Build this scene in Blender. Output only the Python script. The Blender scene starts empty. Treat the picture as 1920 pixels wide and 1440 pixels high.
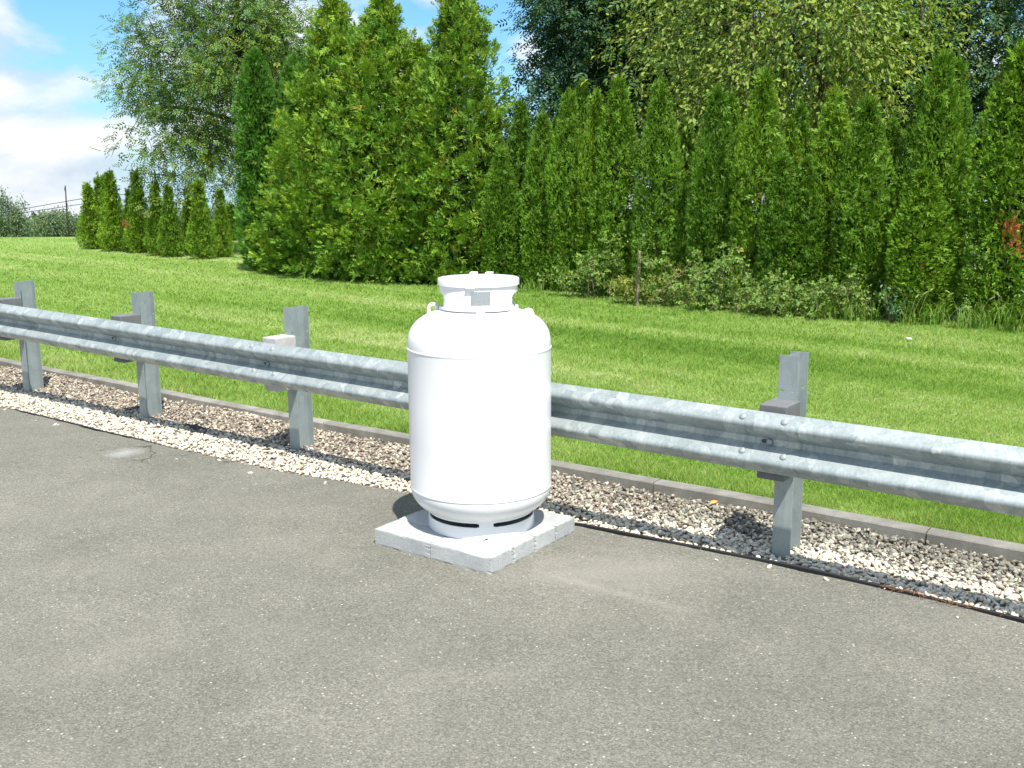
import bpy, bmesh, math, random
import numpy as np
from mathutils import Matrix, Vector
from mathutils.geometry import tessellate_polygon

random.seed(7)
rng = np.random.default_rng(7)
scene = bpy.context.scene
COL = scene.collection

# ------------------------------------------------------------------ camera
F_PX, PITCH, ROLL, CAM_H = 1917.7, 0.1931, -0.00677, 1.9667
cam_d = bpy.data.cameras.new("camera")
cam_d.sensor_width = 36.0
cam_d.lens = 36.0 * F_PX / 1920.0
cam_d.clip_start, cam_d.clip_end = 0.1, 6000.0
cam = bpy.data.objects.new("camera", cam_d)
COL.objects.link(cam)
fw = Vector((0, math.cos(PITCH), -math.sin(PITCH)))
rt0 = Vector((1, 0, 0)); up0 = rt0.cross(fw)
c_, s_ = math.cos(ROLL), math.sin(ROLL)
rt = c_ * rt0 + s_ * up0
up = -s_ * rt0 + c_ * up0
M = Matrix((rt, up, -fw)).transposed().to_4x4()
M.translation = Vector((0, 0, CAM_H))
cam.matrix_world = M
scene.camera = cam

# ------------------------------------------------------------------ light, sky, exposure
SUN_DIR = Vector((0.16, -0.53, 1.0)).normalized()
SUN_EL = math.asin(SUN_DIR.z)
SUN_ROT = math.atan2(SUN_DIR.x, SUN_DIR.y)
sun_d = bpy.data.lights.new("sun", 'SUN')
sun_d.energy = 4.3
sun_d.angle = math.radians(0.53)
sun_d.color = (1.0, 0.955, 0.88)
sun = bpy.data.objects.new("sun", sun_d)
COL.objects.link(sun)
sun.location = (3, -10, 20)
sun.rotation_euler = (-SUN_DIR).to_track_quat('-Z', 'Y').to_euler()

scene.view_settings.view_transform = 'Standard'
scene.view_settings.look = 'None'
scene.view_settings.exposure = 0.90
scene.view_settings.gamma = 1.0
scene.view_settings.use_curve_mapping = False
scene.render.engine = 'CYCLES'
scene.cycles.use_denoising = True
scene.cycles.max_bounces = 6
scene.cycles.transparent_max_bounces = 4
scene.cycles.sample_clamp_indirect = 8.0


class NT:
    """small helper to write node trees"""
    def __init__(self, tree):
        self.t = tree
        tree.nodes.clear()

    def n(self, typ, props=None, **ins):
        nd = self.t.nodes.new(typ)
        for k, v in (props or {}).items():
            setattr(nd, k, v)
        for k, v in ins.items():
            key = int(k[1:]) if k[0] == 'i' and k[1:].isdigit() else k.replace('_', ' ')
            self.set(nd.inputs[key], v)
        return nd

    def set(self, sock, v):
        if isinstance(v, bpy.types.NodeSocket):
            self.t.links.new(v, sock)
        elif isinstance(v, bpy.types.Node):
            self.t.links.new(v.outputs[0], sock)
        else:
            if isinstance(v, tuple) and len(v) == 3 and sock.type == 'RGBA':
                v = (*v, 1.0)
            sock.default_value = v

    def math(self, op, a, b=0.0, clamp=False):
        return self.n('ShaderNodeMath', dict(operation=op, use_clamp=clamp), i0=a, i1=b).outputs[0]

    def vmath(self, op, a, b=(0, 0, 0)):
        return self.n('ShaderNodeVectorMath', dict(operation=op), i0=a, i1=b).outputs[0]

    def noise(self, vec, scale, detail=4.0, rough=0.55, dist=0.0):
        return self.n('ShaderNodeTexNoise', None, Vector=vec, Scale=scale, Detail=detail, Roughness=rough, Distortion=dist)

    def vor(self, vec, scale, feature='F1', rnd=1.0):
        return self.n('ShaderNodeTexVoronoi', dict(feature=feature), Vector=vec, Scale=scale, Randomness=rnd)

    def ramp(self, fac, stops, interp='LINEAR'):
        nd = self.n('ShaderNodeValToRGB', None, Fac=fac)
        cr = nd.color_ramp
        cr.interpolation = interp
        while len(cr.elements) < len(stops):
            cr.elements.new(0.5)
        for e, (p, c) in zip(cr.elements, stops):
            e.position = p
            e.color = (*c, 1.0) if isinstance(c, tuple) else (c, c, c, 1.0)
        return nd.outputs[0]

    def mix(self, fac, a, b, mode='MIX'):
        nd = self.t.nodes.new('ShaderNodeMix')
        nd.data_type = 'RGBA'
        nd.blend_type = mode
        self.set(nd.inputs[0], fac)
        self.set(nd.inputs[6], a)
        self.set(nd.inputs[7], b)
        return nd.outputs[2]

    def bump(self, h, strength=0.3, dist=0.01, normal=None):
        nd = self.n('ShaderNodeBump', None, Height=h, Strength=strength, Distance=dist)
        if normal is not None:
            self.set(nd.inputs['Normal'], normal)
        return nd.outputs[0]


def build_world():
    w = bpy.data.worlds.new("World")
    scene.world = w
    w.use_nodes = True
    t = NT(w.node_tree)
    sky = t.n('ShaderNodeTexSky', dict(sky_type='NISHITA', sun_disc=False, sun_elevation=SUN_EL, sun_rotation=SUN_ROT,
                                       air_density=1.0, dust_density=0.6, ozone_density=2.2))
    d = t.n('ShaderNodeTexCoord').outputs['Generated']
    sep = t.n('ShaderNodeSeparateXYZ', None, i0=d)
    # cumulus
    v = t.n('ShaderNodeVectorRotate', dict(rotation_type='Z_AXIS'), Vector=d, Angle=math.radians(CLOUD_YAW)).outputs[0]
    v = t.vmath('MULTIPLY', v, (1.0, 1.0, 1.9))
    v = t.vmath('ADD', v, CLOUD_OFF)
    n1 = t.noise(v, 5.2, 10.0, 0.54, 0.25).outputs[0]
    # open blue between two cloud banks, and a low puff beyond the hedge
    for cdir, rad, amt in (((-0.385, 0.910, 0.150), 0.085, -0.16), ((-0.345, 0.925, 0.158), 0.05, -0.10), ((0.020, 0.985, 0.118), 0.035, 0.16)):
        dist = t.n('ShaderNodeVectorMath', dict(operation='DISTANCE'), i0=d, i1=cdir).outputs['Value']
        n1 = t.math('ADD', n1, t.math('MULTIPLY', t.ramp(dist, [(0.0, 1.0), (rad, 0.0)], 'EASE'), amt))
    # the same noise looked up a little higher: tops stay white, bases turn grey
    n2 = t.noise(t.vmath('ADD', v, (0.01, 0.0, 0.05)), 5.2, 6.0, 0.5, 0.25).outputs[0]
    dens = t.ramp(n1, [(0.425, 0.0), (0.51, 0.7), (0.60, 1.0)])
    edge = t.math('MULTIPLY', t.math('SUBTRACT', n1, n2), 6.5)
    lit = t.math('ADD', t.math('ADD', edge, 0.52), 0.0, clamp=True)
    ccol = t.mix(lit, (3.3, 3.75, 4.25), (5.0, 5.1, 5.2))
    skyc = t.mix(1.0, sky.outputs[0], (0.36, 0.70, 0.92), 'MULTIPLY')
    # pale band of moist air near the horizon
    hz = t.ramp(sep.outputs[2], [(0.0, 0.8), (0.08, 0.35), (0.22, 0.0)])
    skyc = t.mix(hz, skyc, (3.0, 4.1, 4.9))
    col = t.mix(dens, skyc, ccol)
    bg = t.n('ShaderNodeBackground', None, Color=col, Strength=0.115)
    o = t.n('ShaderNodeOutputWorld')
    t.t.links.new(bg.outputs[0], o.inputs[0])


CLOUD_YAW = -22.0
CLOUD_SEED = 0.3
CLOUD_OFF = (CLOUD_SEED, 2.0 * CLOUD_SEED, 0.7 * CLOUD_SEED)
build_world()

# ------------------------------------------------------------------ object helpers
def tag(o, label=None, cat=None, group=None, kind=None):
    if label: o['label'] = label
    if cat: o['category'] = cat
    if group: o['group'] = group
    if kind: o['kind'] = kind
    return o


def link(name, me, mat=None, parent=None, smooth=False):
    o = bpy.data.objects.new(name, me)
    COL.objects.link(o)
    if mat is not None and len(me.materials) == 0:
        me.materials.append(mat)
    if parent is not None:
        o.parent = parent
    if smooth:
        me.polygons.foreach_set('use_smooth', [True] * len(me.polygons))
    return o


def empty(name, loc, rz=0.0):
    o = bpy.data.objects.new(name, None)
    COL.objects.link(o)
    o.empty_display_size = 0.2
    o.location = loc
    o.rotation_euler = (0, 0, rz)
    return o


def np_mesh(name, V, F, tint=None):
    """V (n,3), F (m,k) with one k; tint (n,3) per-vertex colour attribute"""
    V = np.ascontiguousarray(V, dtype=np.float32)
    F = np.ascontiguousarray(F, dtype=np.int32)
    me = bpy.data.meshes.new(name)
    k = F.shape[1]
    me.vertices.add(len(V)); me.vertices.foreach_set('co', V.ravel())
    me.loops.add(F.size); me.loops.foreach_set('vertex_index', F.ravel())
    me.polygons.add(len(F))
    me.polygons.foreach_set('loop_start', np.arange(0, F.size, k, dtype=np.int32))
    if tint is not None:
        a = me.attributes.new('tint', 'FLOAT_COLOR', 'POINT')
        c = np.ones((len(V), 4), dtype=np.float32); c[:, :3] = tint
        a.data.foreach_set('color', c.ravel())
    me.update(calc_edges=True)
    return me


class MB:
    """collects shapes into one mesh"""
    def __init__(self):
        self.bm = bmesh.new()

    def poly(self, pts):
        return self.bm.faces.new([self.bm.verts.new(p) for p in pts])

    def box(self, lo, hi, mat=None):
        c = [(lo[0] + hi[0]) / 2, (lo[1] + hi[1]) / 2, (lo[2] + hi[2]) / 2]
        m = Matrix.Translation(c) @ Matrix.Diagonal((hi[0] - lo[0], hi[1] - lo[1], hi[2] - lo[2], 1))
        bmesh.ops.create_cube(self.bm, size=1.0, matrix=(mat @ m) if mat else m)
        return self

    def lathe(self, prof, n=64, center=(0, 0), close=False):
        rings = []
        for r, z in prof:
            if r < 1e-5:
                rings.append([self.bm.verts.new((center[0], center[1], z))])
            else:
                rings.append([self.bm.verts.new((center[0] + r * math.cos(2 * math.pi * i / n),
                                                 center[1] + r * math.sin(2 * math.pi * i / n), z)) for i in range(n)])
        pairs = list(zip(rings, rings[1:]))
        if close: pairs.append((rings[-1], rings[0]))
        for a, b in pairs:
            for i in range(n):
                j = (i + 1) % n
                vs = [a[i % len(a)], a[j % len(a)], b[j % len(b)], b[i % len(b)]]
                u = []
                for x in vs:
                    if x not in u: u.append(x)
                if len(u) >= 3: self.bm.faces.new(u)
        return self

    def tube(self, pts, radii, n=7, cap=True):
        pts = [Vector(p) for p in pts]
        rings = []
        ref = Vector((0.13, 0.31, 0.94))
        for i, p in enumerate(pts):
            d = (pts[min(i + 1, len(pts) - 1)] - pts[max(i - 1, 0)]).normalized()
            a = d.cross(ref)
            if a.length < 1e-3: a = d.cross(Vector((1, 0, 0)))
            a.normalize(); b = d.cross(a)
            r = radii[i] if hasattr(radii, '__len__') else radii
            rings.append([self.bm.verts.new(p + a * r * math.cos(2 * math.pi * k / n) + b * r * math.sin(2 * math.pi * k / n)) for k in range(n)])
        for a, b in zip(rings, rings[1:]):
            for k in range(n):
                self.bm.faces.new([a[k], a[(k + 1) % n], b[(k + 1) % n], b[k]])
        if cap:
            self.bm.faces.new(rings[0][::-1]); self.bm.faces.new(rings[-1])
        return self

    def plate(self, outer, holes, y0, y1):
        """polygon (x,z) with holes, thickness from y0 to y1"""
        loops = [outer] + holes
        flat = [p for l in loops for p in l]
        tris = tessellate_polygon([[Vector((p[0], p[1], 0)) for p in l] for l in loops])
        va = [self.bm.verts.new((p[0], y0, p[1])) for p in flat]
        vb = [self.bm.verts.new((p[0], y1, p[1])) for p in flat]
        for t in tris:
            self.bm.faces.new([va[i] for i in t]); self.bm.faces.new([vb[i] for i in reversed(t)])
        k = 0
        for l in loops:
            m = len(l)
            for i in range(m):
                a, b = k + i, k + (i + 1) % m
                self.bm.faces.new([va[a], va[b], vb[b], vb[a]])
            k += m
        return self

    def build(self, name, mat, parent=None, smooth=False, bevel=0.0, auto=None, M=None, seg=2, recalc=True):
        if recalc: bmesh.ops.recalc_face_normals(self.bm, faces=self.bm.faces)
        if M is not None: self.bm.transform(M)
        if bevel > 0:
            bmesh.ops.bevel(self.bm, geom=[e for e in self.bm.edges if e.is_manifold and e.calc_face_angle(0) > 0.5],
                            offset=bevel, segments=seg, affect='EDGES', profile=0.6)
        me = bpy.data.meshes.new(name)
        if auto is not None:
            for f in self.bm.faces: f.smooth = True
            for e in self.bm.edges:
                if e.is_manifold and e.calc_face_angle(0) > auto: e.smooth = False
        self.bm.to_mesh(me); self.bm.free()
        return link(name, me, mat, parent, smooth and auto is None)


def material(name):
    m = bpy.data.materials.new(name)
    m.use_nodes = True
    t = NT(m.node_tree)
    out = t.n('ShaderNodeOutputMaterial')
    return m, t, out


def principled(t, out, **kw):
    p = t.n('ShaderNodeBsdfPrincipled', None, **kw)
    t.t.links.new(p.outputs[0], out.inputs[0])
    return p


def pos(t):
    return t.n('ShaderNodeNewGeometry').outputs['Position']


def obc(t):
    return t.n('ShaderNodeTexCoord').outputs['Object']


# ------------------------------------------------------------------ road-side frame: s along the guardrail, n away from the road
X0, Y0, TH = -4.74363, 9.74505, -0.63494
DX, DY = math.cos(TH), math.sin(TH)


def sn(s, n, z=0.0):
    return (X0 + DX * s - DY * n, Y0 + DY * s + DX * n, z)


def sn_np(s, n, z):
    return np.stack([X0 + DX * s - DY * n, Y0 + DY * s + DX * n, z], -1)


SNM = Matrix(((DX, -DY, 0, X0), (DY, DX, 0, Y0), (0, 0, 1, 0), (0, 0, 0, 1)))   # (s, n, z) -> world

EDGE_S = np.array([-20, 0.4, 2.1, 4.06, 5.28, 6.54, 7.23, 7.83, 8.4, 8.9, 12.0, 25.0])
EDGE_N = np.array([-0.45, -0.445, -0.47, -0.44, -0.29, -0.21, -0.158, -0.13, -0.143, -0.17, -0.30, -0.5])
def edge_n(s): return np.interp(s, EDGE_S, EDGE_N)
KERB_N = 0.575
def kerb_off(s): return np.interp(s, [-6, -1.7, 0.2, 1.4, 3.6, 4.5, 6.6, 7.2, 8.3, 12], [0.12, 0.045, 0.01, -0.025, -0.03, -0.02, 0.02, 0.03, 0.01, 0.0])

# ------------------------------------------------------------------ materials
def mat_asphalt():
    m, t, out = material('asphalt')
    p = pos(t)
    big = t.noise(p, 0.55, 5.0, 0.6, 0.4).outputs[0]
    mid = t.noise(p, 3.2, 6.0, 0.65).outputs[0]
    base = t.ramp(t.math('ADD', t.math('MULTIPLY', big, 0.65), t.math('MULTIPLY', mid, 0.35)),
                  [(0.33, (0.136, 0.132, 0.109)), (0.50, (0.170, 0.165, 0.137)), (0.66, (0.208, 0.200, 0.166))])
    # tar grain and stones of the wearing course
    g1 = t.vor(p, 150.0)
    g2 = t.vor(p, 62.0)
    gcol = t.ramp(t.n('ShaderNodeSeparateColor', None, Color=g1.outputs['Color']).outputs[0],
                  [(0.0, 0.62), (0.5, 0.96), (0.86, 1.12), (0.97, 1.42)])
    col = t.mix(1.0, base, gcol, 'MULTIPLY')
    fine = t.noise(p, 420.0, 2.0, 0.7).outputs[0]
    col = t.mix(1.0, col, t.ramp(fine, [(0.3, 0.80), (0.7, 1.18)]), 'MULTIPLY')
    sp = t.n('ShaderNodeSeparateColor', None, Color=g2.outputs['Color']).outputs[1]
    speck = t.math('MULTIPLY', t.math('GREATER_THAN', sp, 0.955), t.math('LESS_THAN', g2.outputs['Distance'], 0.30))
    tan_ = t.ramp(t.n('ShaderNodeSeparateColor', None, Color=g2.outputs['Color']).outputs[0],
                  [(0.2, (0.50, 0.48, 0.43)), (0.8, (0.36, 0.29, 0.20))])
    col = t.mix(t.math('MULTIPLY', speck, 0.8), col, tan_)
    # dusty bands and dry patches
    dust = t.ramp(t.noise(t.vmath('MULTIPLY', p, (0.5, 1.1, 1)), 0.9, 4.0, 0.5, 0.8).outputs[0], [(0.50, 0.0), (0.78, 0.30)])
    col = t.mix(dust, col, (0.225, 0.214, 0.178))

    def blot(center, scale, soft0, soft1):
        q = t.vmath('MULTIPLY', t.vmath('SUBTRACT', p, center), scale)
        q = t.vmath('ADD', q, t.vmath('SCALE', (0, 0, 0)))
        wob = t.math('MULTIPLY', t.math('SUBTRACT', t.noise(p, 4.5, 6.0, 0.65).outputs[0], 0.5), 1.9)
        ln = t.n('ShaderNodeVectorMath', dict(operation='LENGTH'), i0=q).outputs['Value']
        return t.ramp(t.math('ADD', ln, wob), [(soft0, 1.0), (soft1, 0.0)])
    col = t.mix(t.math('MULTIPLY', blot((-2.92, 7.47, 0), (6.0, 5.0, 1), -0.3, 1.0), 0.5), col, (0.40, 0.41, 0.41))
    col = t.mix(t.math('MULTIPLY', blot((0.45, 5.0, 0), (1.4, 2.6, 1), 0.1, 0.95), 0.5), col, (0.26, 0.25, 0.215))
    # old pale scuff line along the kerb side of the pad
    a = math.radians(-36)
    rot = t.n('ShaderNodeVectorRotate', dict(rotation_type='Z_AXIS'), Vector=t.vmath('SUBTRACT', p, (0.45, 4.76, 0)), Angle=-a).outputs[0]
    rs = t.n('ShaderNodeSeparateXYZ', None, i0=rot)
    wob2 = t.math('MULTIPLY', t.math('SUBTRACT', t.noise(p, 9.0, 4.0, 0.6).outputs[0], 0.5), 0.05)
    line = t.math('MULTIPLY', t.ramp(t.math('ABSOLUTE', t.math('ADD', rs.outputs[1], wob2)), [(0.0, 1.0), (0.055, 0.0)]),
                  t.ramp(t.math('ABSOLUTE', rs.outputs[0]), [(0.32, 1.0), (0.55, 0.0)]))
    col = t.mix(t.math('MULTIPLY', line, 0.22), col, (0.36, 0.34, 0.29))
    # hairline cracks at the far edge
    cr = t.vor(t.vmath('ADD', p, t.vmath('SCALE', (0, 0, 0))), 1.9, 'DISTANCE_TO_EDGE')
    wv = t.n('ShaderNodeTexVoronoi', dict(feature='DISTANCE_TO_EDGE'), Scale=2.1, Randomness=1.0,
             Vector=t.vmath('ADD', p, t.vmath('MULTIPLY', t.noise(p, 4.0, 5.0, 0.7).outputs[1], (0.35, 0.35, 0))))
    crm = t.math('MULTIPLY', t.ramp(wv.outputs['Distance'], [(0.006, 1.0), (0.018, 0.0)]),
                 blot((-2.3, 7.5, 0), (0.9, 1.9, 1), 0.45, 0.9))
    col = t.mix(t.math('MULTIPLY', crm, 0.75), col, (0.03, 0.03, 0.028))
    h = t.math('ADD', t.math('MULTIPLY', g1.outputs['Distance'], -0.9), t.math('MULTIPLY', fine, 0.6))
    h = t.math('SUBTRACT', h, t.math('MULTIPLY', crm, 2.0))
    principled(t, out, Base_Color=col, Roughness=0.92, Specular_IOR_Level=0.25, Normal=t.bump(h, 0.55, 0.004))
    return m


def lawn_color(t, p):
    """turf colour: mowing bands that run along the road, dry flecks"""
    ln = t.n('ShaderNodeVectorRotate', dict(rotation_type='Z_AXIS'), Vector=p, Angle=-TH + 0.13).outputs[0]
    big = t.noise(p, 0.32, 4.0, 0.55).outputs[0]
    band = t.noise(t.vmath('MULTIPLY', ln, (0.05, 0.85, 0)), 1.0, 3.0, 0.55, 0.15).outputs[0]
    clump = t.noise(p, 2.6, 5.0, 0.65).outputs[0]
    f = t.math('ADD', t.math('ADD', t.math('MULTIPLY', band, 0.58), t.math('MULTIPLY', big, 0.2)), t.math('MULTIPLY', clump, 0.22))
    return t.ramp(f, [(0.37, (0.125, 0.232, 0.032)), (0.45, (0.176, 0.296, 0.050)), (0.53, (0.236, 0.350, 0.082)), (0.62, (0.340, 0.420, 0.160))])


def mat_turf():
    m, t, out = material('turf')
    p = pos(t)
    col = lawn_color(t, p)
    fine = t.noise(p, 60.0, 4.0, 0.7).outputs[0]
    v = t.noise(t.vmath('MULTIPLY', p, (1.0, 0.45, 1.0)), 22.0, 4.0, 0.7).outputs[0]
    col = t.mix(1.0, col, t.ramp(fine, [(0.28, 0.55), (0.72, 1.3)]), 'MULTIPLY')
    col = t.mix(1.0, col, t.ramp(v, [(0.3, 0.72), (0.7, 1.25)]), 'MULTIPLY')
    h = t.math('ADD', fine, v)
    principled(t, out, Base_Color=col, Roughness=0.9, Specular_IOR_Level=0.15, Normal=t.bump(h, 0.8, 0.03))
    return m


def mat_blades():
    m, t, out = material('grass_blades')
    p = pos(t)
    tint = t.n('ShaderNodeAttribute', dict(attribute_name='tint')).outputs['Color']
    col = t.mix(1.0, lawn_color(t, p), tint, 'MULTIPLY')
    pb = t.n('ShaderNodeBsdfPrincipled', None, Base_Color=col, Roughness=0.6, Specular_IOR_Level=0.25)
    tr = t.n('ShaderNodeBsdfTranslucent', None, Color=t.mix(1.0, col, (1.15, 1.1, 0.55), 'MULTIPLY'))
    mx = t.n('ShaderNodeMixShader', None, i0=0.45, i1=pb.outputs[0], i2=tr.outputs[0])
    t.t.links.new(mx.outputs[0], out.inputs[0])
    return m


def mat_leaf(name, col, trans=0.3, rough=0.55, spec=0.3, patch=None, each=False):
    m, t, out = material(name)
    tint = t.n('ShaderNodeAttribute', dict(attribute_name='tint')).outputs['Color']
    c = t.mix(1.0, col, tint, 'MULTIPLY')
    if each:    # every tree has its own shade of green
        c = t.mix(1.0, c, t.ramp(t.n('ShaderNodeObjectInfo').outputs['Random'], [(0.0, (0.74, 0.80, 0.85)), (0.5, (0.98, 0.98, 1.0)), (1.0, (1.24, 1.14, 1.05))]), 'MULTIPLY')
    if patch:   # older or drier foliage in drifts through the crown
        c2 = t.mix(1.0, patch, tint, 'MULTIPLY')
        f = t.ramp(t.noise(pos(t), 1.3, 4.0, 0.6).outputs[0], [(0.42, 0.0), (0.66, 0.85)])
        c = t.mix(f, c, c2)
    pb = t.n('ShaderNodeBsdfPrincipled', None, Base_Color=c, Roughness=rough, Specular_IOR_Level=spec)
    tr = t.n('ShaderNodeBsdfTranslucent', None, Color=t.mix(1.0, c, (1.1, 1.15, 0.5), 'MULTIPLY'))
    mx = t.n('ShaderNodeMixShader', None, i0=trans, i1=pb.outputs[0], i2=tr.outputs[0])
    t.t.links.new(mx.outputs[0], out.inputs[0])
    return m


def mat_bark(name='bark', a=(0.045, 0.034, 0.026), b=(0.12, 0.095, 0.075)):
    m, t, out = material(name)
    p = t.vmath('MULTIPLY', pos(t), (1, 1, 0.18))
    n = t.noise(p, 38.0, 5.0, 0.65).outputs[0]
    principled(t, out, Base_Color=t.ramp(n, [(0.35, a), (0.65, b)]), Roughness=0.95, Specular_IOR_Level=0.1, Normal=t.bump(n, 0.7, 0.02))
    return m


def mat_galv(name, tone=1.0, spangle=1.0, streak=1.0):
    m, t, out = material(name)
    p = obc(t)
    w = t.vmath('ADD', p, t.vmath('MULTIPLY', t.noise(p, 9.0, 3.0, 0.6).outputs[1], (0.10, 0.10, 0.10)))
    sp = t.n('ShaderNodeSeparateColor', None, Color=t.vor(t.vmath('MULTIPLY', w, (1.0, 1.0, 0.55)), 17.0).outputs['Color']).outputs[0]
    sp2 = t.n('ShaderNodeSeparateColor', None, Color=t.vor(w, 43.0).outputs['Color']).outputs[0]
    cl = t.noise(p, 3.0, 5.0, 0.6).outputs[0]
    strk = t.noise(t.vmath('MULTIPLY', p, (70.0, 70.0, 1.5)), 1.0, 2.0, 0.5).outputs[0]
    v = t.math('ADD', t.math('MULTIPLY', sp, 0.45 * spangle), t.math('ADD', t.math('MULTIPLY', sp2, 0.15 * spangle), t.math('MULTIPLY', cl, 0.55)))
    k = tone
    col = t.ramp(v, [(0.25, (0.31 * k, 0.365 * k, 0.365 * k)), (0.60, (0.43 * k, 0.485 * k, 0.48 * k)), (0.90, (0.57 * k, 0.62 * k, 0.605 * k)), (1.15, (0.76 * k, 0.79 * k, 0.77 * k))])
    col = t.mix(1.0, col, t.ramp(strk, [(0.35, 1 - 0.10 * streak), (0.6, 1 + 0.04 * streak)]), 'MULTIPLY')
    rough = t.ramp(v, [(0.2, 0.62), (0.9, 0.36)])
    principled(t, out, Base_Color=col, Metallic=0.40, Roughness=rough, Normal=t.bump(t.math('ADD', sp, cl), 0.08, 0.003))
    return m


def mat_concrete(name, a, b, pores=True, stain=None):
    m, t, out = material(name)
    p = pos(t)
    rnd = t.n('ShaderNodeObjectInfo').outputs['Random']
    n = t.noise(p, 7.0, 6.0, 0.65).outputs[0]
    f = t.noise(p, 150.0, 3.0, 0.7).outputs[0]
    col = t.ramp(n, [(0.3, a), (0.7, b)])
    col = t.mix(1.0, col, t.ramp(rnd, [(0.0, 0.88), (1.0, 1.08)]), 'MULTIPLY')
    col = t.mix(1.0, col, t.ramp(f, [(0.3, 0.78), (0.7, 1.16)]), 'MULTIPLY')
    if stain:
        s = t.ramp(t.noise(p, 3.1, 5.0, 0.6, 0.5).outputs[0], [(0.46, 0.0), (0.64, 0.75)])
        col = t.mix(s, col, stain)
    h = f
    if pores:
        pv = t.vor(p, 95.0)
        pm = t.math('MULTIPLY', t.ramp(pv.outputs['Distance'], [(0.12, 1.0), (0.3, 0.0)]),
                    t.math('GREATER_THAN', t.n('ShaderNodeSeparateColor', None, Color=pv.outputs['Color']).outputs[0], 0.66))
        col = t.mix(t.math('MULTIPLY', pm, 0.45), col, (0.10, 0.10, 0.095))
        h = t.math('SUBTRACT', f, t.math('MULTIPLY', pm, 1.4))
    principled(t, out, Base_Color=col, Roughness=0.93, Specular_IOR_Level=0.2, Normal=t.bump(h, 0.5, 0.004))
    return m


def mat_plain(name, col, rough=0.6, metal=0.0, spec=0.4, var=0.12, scale=20.0):
    m, t, out = material(name)
    n = t.noise(obc(t), scale, 4.0, 0.6).outputs[0]
    c = t.mix(1.0, col, t.ramp(n, [(0.3, 1.0 - var), (0.7, 1.0 + var)]), 'MULTIPLY')
    principled(t, out, Base_Color=c, Roughness=rough, Metallic=metal, Specular_IOR_Level=spec)
    return m


def mat_tint(name, rough=0.85, fine=90.0, amt=0.25):
    """colour of each stone or scrap comes from its own tint"""
    m, t, out = material(name)
    tint = t.n('ShaderNodeAttribute', dict(attribute_name='tint')).outputs['Color']
    n = t.noise(pos(t), fine, 3.0, 0.6).outputs[0]
    c = t.mix(1.0, tint, t.ramp(n, [(0.3, 1 - amt), (0.7, 1 + amt)]), 'MULTIPLY')
    principled(t, out, Base_Color=c, Roughness=rough, Specular_IOR_Level=0.25)
    return m


def mat_white_paint():
    m, t, out = material('white_enamel')
    p = obc(t)
    n = t.noise(p, 2.2, 4.0, 0.6).outputs[0]
    col = t.ramp(n, [(0.3, (0.80, 0.80, 0.80)), (0.7, (0.84, 0.84, 0.835))])
    peel = t.noise(p, 140.0, 2.0, 0.5).outputs[0]
    principled(t, out, Base_Color=col, Roughness=0.33, Specular_IOR_Level=0.5, Coat_Weight=0.25, Coat_Roughness=0.12,
               Normal=t.bump(peel, 0.03, 0.002))
    return m


M_ASPH = mat_asphalt(); M_TURF = mat_turf(); M_BLADE = mat_blades()
M_GALV = mat_galv('galvanised_rail', 0.83, 1.15); M_POST = mat_galv('galvanised_post', 0.86, 0.45, 0.35)
M_BLOCK = mat_concrete('pad_concrete', (0.38, 0.395, 0.39), (0.51, 0.52, 0.51))
M_KERB = mat_concrete('kerb_concrete', (0.205, 0.196, 0.172), (0.31, 0.30, 0.265), stain=(0.15, 0.143, 0.122))
M_WHITE = mat_white_paint()
M_STONE = mat_tint('crushed_stone')
M_BARK = mat_bark(); M_BARK2 = mat_bark('dark_bark', (0.03, 0.026, 0.022), (0.075, 0.065, 0.055))
M_RUBBER = mat_plain('dark_composite', (0.145, 0.148, 0.152), 0.7)
M_WOOD = mat_plain('weathered_wood', (0.46, 0.44, 0.42), 0.85, var=0.2)
M_EDGE = mat_plain('black_plastic', (0.018, 0.018, 0.019), 0.5)
M_PLATE = mat_plain('brushed_plate', (0.80, 0.83, 0.85), 0.33, 1.0, var=0.06, scale=60)
M_DARK = mat_plain('dark_void', (0.02, 0.02, 0.02), 0.9)
M_BED = mat_plain('stone_dust', (0.22, 0.19, 0.16), 0.95, var=0.35, scale=90)

# ------------------------------------------------------------------ ground
def build_asphalt():
    ss = np.unique(np.concatenate([np.linspace(-14, 18, 321), EDGE_S[(EDGE_S > -14) & (EDGE_S < 18)]]))
    nn = edge_n(ss) + 0.012 * np.sin(ss * 9.0) * np.sin(ss * 3.7 + 1) + 0.006 * np.sin(ss * 31.0)
    b = MB(); bm = b.bm
    rows = []
    for s, n in zip(ss, nn):
        rows.append([bm.verts.new((s, n, 0.0)), bm.verts.new((s, n, -0.06)), bm.verts.new((s, n - 0.6, 0.0)), bm.verts.new((s, -16.0, 0.0))])
    for a, c in zip(rows, rows[1:]):
        bm.faces.new([a[0], c[0], c[2], a[2]]); bm.faces.new([a[2], c[2], c[3], a[3]]); bm.faces.new([a[1], c[1], c[0], a[0]])
    o = b.build('asphalt', M_ASPH, M=SNM)
    tag(o, 'grey weathered asphalt paving in the foreground with pale specks', 'pavement', kind='structure')


def lawn_z(x, y):
    d = np.maximum(0.0, y - 39.0 + 0.02 * x)
    far = np.minimum(d, 120.0)
    z = -0.066 * far * (1 - np.exp(-far / 7.0)) - 0.028 * np.maximum(0, d - 120.0)
    return z + 0.035 + 0.02 * np.sin(x * 0.31 + 1.0) * np.sin(y * 0.23)


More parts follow.
